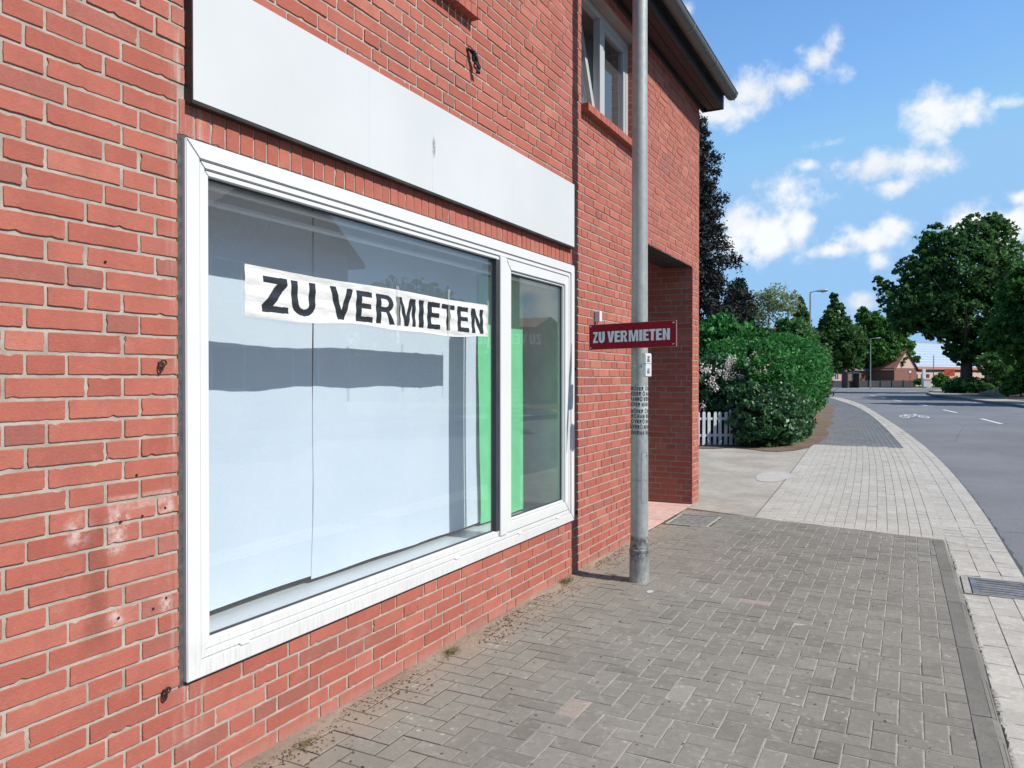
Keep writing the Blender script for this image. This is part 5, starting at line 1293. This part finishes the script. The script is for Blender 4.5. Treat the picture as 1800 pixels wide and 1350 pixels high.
broad(1697, 70, 14, [Bp(1700, 470, 70, 88, 62, 1.6), Bp(1725, 420, 70, 52, 44, .9), Bp(1650, 430, 70, 40, 36, .6), Bp(1625, 480, 70, 46, 40, .8), Bp(1600, 530, 70, 50, 36, .8), Bp(1556, 505, 70, 20, 10, .12), Bp(1540, 492, 70, 10, 6, .05), Bp(1600, 562, 70, 42, 26, .7),
                    Bp(1640, 540, 70, 62, 50, 1.2), Bp(1700, 545, 70, 80, 50, 1.4), Bp(1770, 490, 70, 50, 60, 1.1), Bp(1658, 578, 70, 36, 20, .5), Bp(1688, 615, 70, 26, 26, .5), Bp(1730, 605, 70, 60, 36, 1), Bp(1780, 560, 70, 50, 44, .9), Bp(1745, 395, 70, 24, 20, .3)],
      58000, .23, M['leaf_dark'], 'huge dark linden tree on the verge at the right', 105, .50, None, 900, .062, 14, .22, 8, shell=.6)
broad(1850, 52, 9, [Bp(1830, 560, 52, 70, 60, 1.4), Bp(1800, 510, 52, 40, 36, .7), Bp(1850, 480, 52, 60, 40, .8), Bp(1770, 590, 52, 40, 34, .5), Bp(1850, 620, 52, 80, 30, .7)], 24000, .19, M['leaf_mid'], 'brighter green tree cut off by the right edge of the picture', 106, .3, None, 420, .09, 10, .25, 4)
# trees beyond the right edge whose shade falls across the road
for i, (x, y, h, s) in enumerate(((12.8, 48, 11.5, .95), (12.6, 58, 12.5, 1.0), (12.4, 67, 12, 1.0))):
    t = thing('broadleaf_tree', ('roadside tree standing outside the right edge, nearest of its row', 'roadside tree standing outside the right edge, second of its row', 'roadside tree standing outside the right edge, farthest of its row')[i], 'tree', (x, y, .1), 'roadside trees throwing shade')
    foliage('crown', [(x, y, h * .62, 3.6 * s, 2.4, 3.0 * s, 1), (x + 1, y, h * .8, 2.4 * s, 2, 2.2 * s, .7)], 7000, .34, M['leaf_mid'], t, 200 + i, 120, .13); trunk('trunk', t, (x, y, .1), h, .25, M['bark'], i, 6, .3, 2.5)
# hedge and shrubs on the island
def bush(px, d, blobs, n, size, mat, label, seed, name='bush', z0=.1):
    p = at(px, d); t = thing(name, label, 'bush', (p.x, p.y, z0)); foliage('foliage', blobs, n, size, M[mat], t, seed, 130, .13, shell=.8); trunk('stem', t, (p.x, p.y, z0), 1.0, .06, M['bark'], seed, 5, .1, .7, .9); return t
bush(1690, 66, [Bp(1688, 677, 66, 24, 12), Bp(1715, 676, 64, 22, 12, 1), Bp(1670, 682, 66, 12, 8, .5), Bp(1735, 684, 62, 12, 8, .4)], 7000, .15, 'leaf_shrub', 'wide rounded bush around the foot of the huge linden tree', 301)
bush(1758, 62, [Bp(1752, 640, 64, 30, 22), Bp(1780, 650, 66, 24, 20, .8), Bp(1765, 668, 66, 22, 12, .4)], 8000, .17, 'leaf_shrub', 'tall shadowy shrub right of the huge linden trunk', 302)
bush(1795, 52, [Bp(1796, 672, 52, 24, 16), Bp(1775, 685, 52, 16, 9, .5), Bp(1815, 660, 52, 28, 26, 1)], 6500, .14, 'leaf_mid', 'low green shrub at the right picture edge beside the boulder', 303)
bush(1655, 104, [Bp(1655, 668, 104, 13, 11), Bp(1649, 673, 104, 9, 6, .4)], 3500, .2, 'leaf_mid', 'bright green bush before the pink house beside the street pole', 304, z0=0.)
bush(1617, 112, [Bp(1616, 671, 112, 8, 5)], 900, .2, 'leaf_mid', 'small bush at the end of the dark fence', 305, z0=0.)
# boulder
bm = bmesh.new(); bmesh.ops.create_icosphere(bm, subdivisions=3, radius=1); r = random.Random(2); pb = at(1772, 58)
for v in bm.verts:
    n_ = v.co.normalized(); k = 1 + .16 * math.sin(n_.x * 4 + 1) * math.cos(n_.y * 5) + .1 * math.sin(n_.z * 7 + n_.x * 3); v.co = Vector((n_.x * .72 * k, n_.y * .6 * k, max(-.2, n_.z * .62 * k))) + Vector((pb.x, pb.y, .25))
me = bpy.data.meshes.new('boulder'); bm.to_mesh(me); bm.free(); me.materials.append(M['rock']); o = bpy.data.objects.new('boulder', me); col0.objects.link(o); tag(o, 'brownish boulder lying at the edge of the verge right of the big tree', 'boulder')
pb = at(1737, 57); bm = bmesh.new(); bmesh.ops.create_icosphere(bm, subdivisions=2, radius=.4)
for v in bm.verts: v.co = Vector((v.co.x * 1.6 + pb.x, v.co.y + pb.y, v.co.z * .8 * (1 + .2 * math.sin(v.co.x * 9)) + .15))
me = bpy.data.meshes.new('boulder'); bm.to_mesh(me); bm.free(); me.materials.append(M['rock']); o = bpy.data.objects.new('boulder', me); col0.objects.link(o); tag(o, 'low flat boulder in the shade right of the linden trunk', 'boulder')

# ------------------------------------------------------------------ distant street furniture
p = at(1424, 41.7); street_lamp('street_lamp', 'distant street lamp rising above the privet hedge', p.x, p.y, .35, 5.98, ang=.35)
p = at(1530, 92); street_lamp('street_lamp', 'farthest street lamp standing before the dark fence', p.x, p.y, .55, 6.0, ang=.3)
p = at(1641, 108); t = thing('utility_pole', 'thin pale pole carrying small signs before the pink house', 'pole', (p.x, p.y, 0))
mb = MB(); mb.tube([(p.x, p.y, 0), (p.x, p.y, 4.6)], [.09, .06], 8); mb.build('shaft', M['galv'], t)
mb = MB(); mb.box(p.x - 1.1, p.x + .1, p.y - .12, p.y - .08, 2.15, 2.55); mb.build('street_sign', M['teal'], t)
p = at(1669, 88); t = thing('construction_sign', 'orange construction notice board on a post behind the bush', 'sign', (p.x, p.y, 0))
a = Vector((math.cos(TH), math.sin(TH), 0)); Tm = Matrix.Translation((p.x, p.y, 0)) @ Matrix.Rotation(TH, 4, 'Z')
mb = MB(); mb.box(-.60, .60, -.03, 0, 1.58, 2.42, Tm); mb.build('board', M['orange'], t, bevel=.01)
mb = MB(); mb.box(-.5, .5, -.034, -.031, -.035, .035, Tm @ Matrix.Translation((0, 0, 2.0)) @ Matrix.Rotation(-.6, 4, 'Y')); mb.build('stripe', M['black'], t)
mb = MB(); mb.tube([tuple(Tm @ Vector((.3, .03, 0))), tuple(Tm @ Vector((.3, .03, 2.3)))], .04, 8); mb.build('post', M['galv'], t)
p = at(1631, 106); t = thing('vending_machine', 'white and red vending cabinets at the kerb before the pink house', 'cabinet', (p.x, p.y, 0))
Tm = Matrix.Translation((p.x, p.y, 0)) @ Matrix.Rotation(TH, 4, 'Z')
mb = MB(); mb.box(-.75, .35, -.3, .3, 0, 1.35, Tm); mb.build('cabinet', M['render_white'], t, bevel=.03)
mb = MB(); mb.box(-.65, .25, -.315, -.302, .95, 1.25, Tm); mb.build('front_stripe', M['render_pink'], t)
mb = MB(); mb.box(-.8, -.35, -.12, .12, 1.35, 2.6, Tm); mb.build('display_column', M['render_white'], t, bevel=.03)
p = at(1599.5, 104); t = thing('stop_board', 'small red and white round traffic sign before the brick house', 'traffic sign', (p.x, p.y, 0))
Tm = Matrix.Translation((p.x, p.y, 0)) @ Matrix.Rotation(TH, 4, 'Z')
mb = MB(); mb.tube([tuple(Tm @ Vector((0, 0, 2.2))), tuple(Tm @ Vector((0, -.03, 2.2)))], .3, 20); mb.tube([(p.x, p.y, 0), (p.x, p.y, 2.3)], .03, 8); mb.build('disc', M['red_sign'], t)
mb = MB(); mb.tube([tuple(Tm @ Vector((0, -.031, 2.2))), tuple(Tm @ Vector((0, -.04, 2.2)))], .2, 20); mb.build('disc_centre', M['render_white'], t)

# ------------------------------------------------------------------ distant fence and houses
def frame_at(px0, px1, d0, d1):
    a, b = at(px0, d0), at(px1, d1); u = (b - a).normalized(); n_ = Vector((u.y, -u.x, 0))    # n_ faces the camera side
    return Matrix(((u.x, n_.x, 0, a.x), (u.y, n_.y, 0, a.y), (0, 0, 1, 0), (0, 0, 0, 1))), (b - a).length
FM, FL = frame_at(1440, 1608, 108, 116); fn_ = thing('board_fence', 'long dark weathered board fence across the end of the road', 'fence', tuple(FM @ Vector((FL / 2, 0, 0))))
mb = MB(); x = 0; r = random.Random(1)
while x < FL:
    mb.box(x, x + .19, -.03, 0, .05, .98 + r.uniform(-.02, .02), FM)
    x += .2
mb.build('boards', M['fence_dark'], fn_)
for k in range(int(FL / 2.4) + 1): mb = MB(); mb.box(k * 2.4, k * 2.4 + .12, .0, .12, 0, 1.06, FM); mb.build('fence_post', M['fence_dark'], fn_)
FM2, L2 = frame_at(1490, 1511, 104, 105); kiosk = thing('bus_shelter', 'small dark glazed shelter standing at the fence below the trees', 'shelter', tuple(FM2 @ Vector((L2 / 2, 0, 0))))
mb = MB(); mb.box(0, L2, -1, 0, 2.0, 2.15, FM2); mb.box(0, .1, -1, 0, 0, 2.0, FM2); mb.box(L2 - .1, L2, -1, 0, 0, 2.0, FM2); mb.box(.1, L2 - .1, -1, -.95, 0, .9, FM2); mb.build('shelter_frame', M['fence_dark'], kiosk)
mb = MB(); mb.box(.1, L2 - .1, -1, -.96, .9, 2.0, FM2); mb.build('shelter_glass', M['glass_dark'], kiosk)

def house(name, label, px0, px1, d0, d1, dep, wh, rh, wallm, roofm, wins=(), roof_over=.35, wall2=None, door=None, hip=0.):
    FM, L = frame_at(px0, px1, d0, d1); t = thing(name, label, 'house', tuple(FM @ Vector((L / 2, -dep / 2, 0))))
    def tr(p): return tuple(FM @ Vector((p[0], -p[1], p[2])))
    mb = MB(); mb.poly([tr(p) for p in ((0, 0, 0), (L, 0, 0), (L, 0, wh), (0, 0, wh))]); mb.poly([tr(p) for p in ((0, dep, 0), (L, dep, 0), (L, dep, wh), (0, dep, wh))])
    for x in (0, L): mb.poly([tr(p) for p in ((x, 0, 0), (x, dep, 0), (x, dep, wh), (x, dep / 2, wh + rh * (1 - hip)), (x, 0, wh))])
    w = mb.build('wall', M[wallm], t)
    if wall2: mb = MB(); mb.box(.0, L, .005, .04, wall2[1], wh - .02, FM); mb.build('upper_wall', M[wall2[0]], t)
    mb = MB(); o = roof_over; k = rh / (dep / 2)
    hx = hip * dep / 2
    for s_, y0 in ((1, -o), (-1, dep + o)):
        ym = dep / 2
        top = [tr((-o + hx, y0, wh - o * k)), tr((L + o - hx, y0, wh - o * k))]
        mb.poly([tr((-o, y0, wh - o * k)), tr((L + o, y0, wh - o * k)), tr((L + o - hx, ym, wh + rh)), tr((-o + hx, ym, wh + rh))])
        mb.poly([tr((-o, y0, wh - o * k - .12)), tr((L + o, y0, wh - o * k - .12)), tr((L + o, y0, wh - o * k)), tr((-o, y0, wh - o * k))])
    rf = mb.build('roof', M[roofm], t)
    for (x, z, w_, h_, kind) in wins:
        mb = MB(); mb.box(x, x + w_, -.02, .05, z, z + h_, FM); f = mb.build('window', M['pvc_plain' if kind != 'dark' else 'fence_dark'], t)
        mb = MB(); n_ = 2 if w_ > 1 else 1
        for q in range(n_): ww = (w_ - .12 * (n_ + 1)) / n_; mb.box(x + .12 + q * (ww + .12), x + .12 + q * (ww + .12) + ww, .052, .056, z + .12, z + h_ - .12, FM)
        mb.build('pane', M['glass_pane'], f)
    if door: mb = MB(); mb.box(door[0], door[0] + door[2], .0, .06, 0, door[1], FM); mb.build('door', M[door[3]], t)
    return t, FM, L
g = G('dark_pane'); M['glass_pane'] = g.fin((.02, .025, .03), .08, 0, .8)
house('bungalow', 'small pink house with a white window at the left end of the fence', 1462, 1497, 114, 118, 6, 2.62, 1.2, 'brick_pink', 'rooftile_grey', [(.75, 1.0, 1.35, 1.35, 'w')])
house('farmhouse', 'low brown brick outbuilding with grey roof behind the fence', 1498, 1583, 118, 128, 8, 2.75, 1.9, 'brick_far', 'rooftile_grey', [(4.9, .9, .8, .9, 'dark'), (7.2, .9, .8, .9, 'dark')], wall2=None)
t, FM, L = house('solar_house', 'pink and brick farmhouse with a large solar roof at the end of the street', 1577, 1730, 122, 140, 11.5, 3.15, 4.6, 'render_pink', 'rooftile_red', [(.9, .8, 1.5, 1.1, 'dark'), (3.0, .8, .9, 1.5, 'w'), (6.0, 1.1, .45, .9, 'dark'), (7.6, 1.1, .45, .9, 'dark'), (13.5, 1.0, 1.2, 1.2, 'w')], wall2=('brick_far', 2.35), door=(5.0, 1.9, .8, 'teal'))
mb = MB(); mb.box(9.3, 10.3, .0, .07, 0, 2.0, FM); mb.build('door', M['wood'], t)
# solar field lies on the roof slope facing the road
k = 4.6 / 5.75; UVs = []
def rp(x, y, lift=.07): return FM @ Vector((x, -y, 3.15 + y * k + lift))
me = bpy.data.meshes.new('solar_panels'); q = [rp(3.6, .1), rp(L - 1, .1), rp(L - 1, 5.55), rp(1.0, 5.55)]
me.from_pydata([tuple(p) for p in q] + [tuple(Vector(p) - Vector((0, 0, .05))) for p in q], [], [(0, 1, 2, 3), (0, 4, 5, 1), (1, 5, 6, 2), (2, 6, 7, 3), (3, 7, 4, 0)]); uv = me.uv_layers.new(name='UVMap')
cu_ = [(3.6 / 1.5, 0), ((L - 1) / 1.5, 0), ((L - 1) / 1.5, 9), (1 / 1.5, 9)]
for li, c in zip(range(4), cu_): uv.data[li].uv = c
me.materials.append(M['solar']); o = bpy.data.objects.new('solar_panels', me); col0.objects.link(o); o.parent = t; o.matrix_parent_inverse = t.matrix_basis.inverted()
# gabled cross wing with salmon gable
FMg, Lg = frame_at(1572, 1611, 118, 121.5); tg = thing('cross_wing', 'salmon gabled wing with orange verge left of the solar roof', 'house', tuple(FMg @ Vector((Lg / 2, -3, 0))))
mb = MB(); hh = 2.9
def tr(p): return tuple(FMg @ Vector((p[0], -p[1], p[2])))
mb.poly([tr(p) for p in ((0, 0, hh), (Lg, 0, hh), (Lg / 2, 0, hh + 2.7))]); mb.build('gable', M['render_pink'], tg)
mb = MB(); mb.poly([tr(p) for p in ((0, 0, 0), (Lg, 0, 0), (Lg, 0, hh), (0, 0, hh))]); mb.poly([tr(p) for p in ((0, 0, 0), (0, 6, 0), (0, 6, hh), (0, 0, hh))]); mb.poly([tr(p) for p in ((Lg, 0, 0), (Lg, 6, 0), (Lg, 6, hh), (Lg, 0, hh))]); mb.build('wall', M['brick_far'], tg)
mb = MB()
for sx in (-.3, Lg + .3): mb.poly([tr((sx, -.3, hh - .35)), tr((sx, 6, hh - .35)), tr((Lg / 2, 6, hh + 2.85)), tr((Lg / 2, -.3, hh + 2.85))])
mb.build('roof', M['rooftile_red'], tg)
house('brick_house', 'dark red brick house half hidden behind the shrubs at the right edge', 1735, 1900, 84, 60, 9, 3.1, 5.0, 'brick_far', 'rooftile', [(3, .9, 1.4, 1.3, 'w')])
house('roof_house', 'house with orange tiled roof glimpsed through the pale spring tree', 1312, 1385, 66, 64, 7, 2.9, 2.9, 'brick_far', 'rooftile_red', [(1, .9, 1.3, 1.3, 'w')])
# far tree belt closing the horizon
rng = np.random.default_rng(77); P = []
for k in range(46):
    px_ = 1230 + k * 17; d_ = 175 + 25 * math.sin(k * 1.7); p = at(px_, d_); hgt = 6.5 + 2 * math.sin(k * 2.3)
    q = rng.normal(size=(260, 3)); q /= np.linalg.norm(q, axis=1)[:, None]; P.append(np.array([p.x, p.y, hgt * .5]) + q * rng.random((260, 1)) ** .4 * np.array([3.4, 3.4, hgt * .55]))
P = np.concatenate(P); T = rng.random(len(P)); tag(quads('far_wood', leafquads(P, .75, rng), np.stack([T, T, T], 1), M['leaf_dark']), 'far belt of dark green trees closing the view behind the houses', 'wood', kind='stuff')

# ------------------------------------------------------------------ across the street, seen mirrored in the panes
def big_house(label, x0, x1, y0, y1, wh, rh, wallm, roofm, wins, group=None):
    t = thing('gabled_house', label, 'house', ((x0 + x1) / 2, (y0 + y1) / 2, 0)); mb = MB(); ym = (y0 + y1) / 2
    mb.poly([(x0, y0, 0), (x0, y1, 0), (x0, y1, wh), (x0, ym, wh + rh), (x0, y0, wh)]); mb.poly([(x1, y0, 0), (x1, y1, 0), (x1, y1, wh), (x1, ym, wh + rh), (x1, y0, wh)])
    mb.poly([(x0, y0, 0), (x1, y0, 0), (x1, y0, wh), (x0, y0, wh)]); mb.poly([(x0, y1, 0), (x1, y1, 0), (x1, y1, wh), (x0, y1, wh)]); mb.build('wall', M[wallm], t)
    mb = MB(); o = .45; k = rh / ((y1 - y0) / 2)
    for ye, s_ in ((y0 - o, -1), (y1 + o, 1)):
        a = [(x0 - o, ye, wh - o * k), (x1 + o, ye, wh - o * k), (x1 + o, ym, wh + rh), (x0 - o, ym, wh + rh)]; mb.poly(a); mb.poly([(p, q, r_ + .15) for p, q, r_ in a]); mb.poly([a[0], a[3], (a[3][0], a[3][1], a[3][2] + .15), (a[0][0], a[0][1], a[0][2] + .15)])
    mb.build('roof', M[roofm], t)
    for (ya, za, w_, h_) in wins:
        mb = MB(); mb.box(x0 - .03, x0 + .05, ya, ya + w_, za, za + h_); f = mb.build('window', M['pvc_plain'], t); mb = MB(); mb.box(x0 - .035, x0 - .031, ya + .1, ya + w_ - .1, za + .1, za + h_ - .1); mb.build('pane', M['glass_pane'], f)
big_house('brick gabled house across the street, mirrored in the display window', 15.5, 26, 14.4, 21.4, 5.6, 2.5, 'brick_tex_y', 'rooftile', [(15.4, 1, 1.3, 1.4), (18.6, 1, 1.3, 1.4), (15.4, 3.6, 1.3, 1.3), (18.6, 3.6, 1.3, 1.3)])
big_house('lower brick house across the street, left of the gabled one in the reflection', 15.8, 25, 6.5, 13.9, 5.0, 2.4, 'brick_tex_y', 'rooftile', [(8, 1, 1.3, 1.4), (11, 1, 1.3, 1.4)])
big_house('low red roofed house across the street, mirrored in the small pane', 17, 26, 34, 48, 2.6, 2.2, 'brick_tex_y', 'rooftile_red', [(36, 1, 1.6, 1.2)])
p = thing('broadleaf_tree', 'garden tree across the street, mirrored in the display window', 'tree', (16, 25.5, 0)); foliage('crown', [(16, 25.5, 3.4, 2.2, 2.4, 1.8, 1), (16, 27.5, 2.4, 2, 2.4, 1.6, .8)], 7000, .2, M['leaf_mid'], p, 401, 150, .14); trunk('trunk', p, (16, 25.5, 0), 4, .15, M['bark'], 9, 6, .3, 1.8)
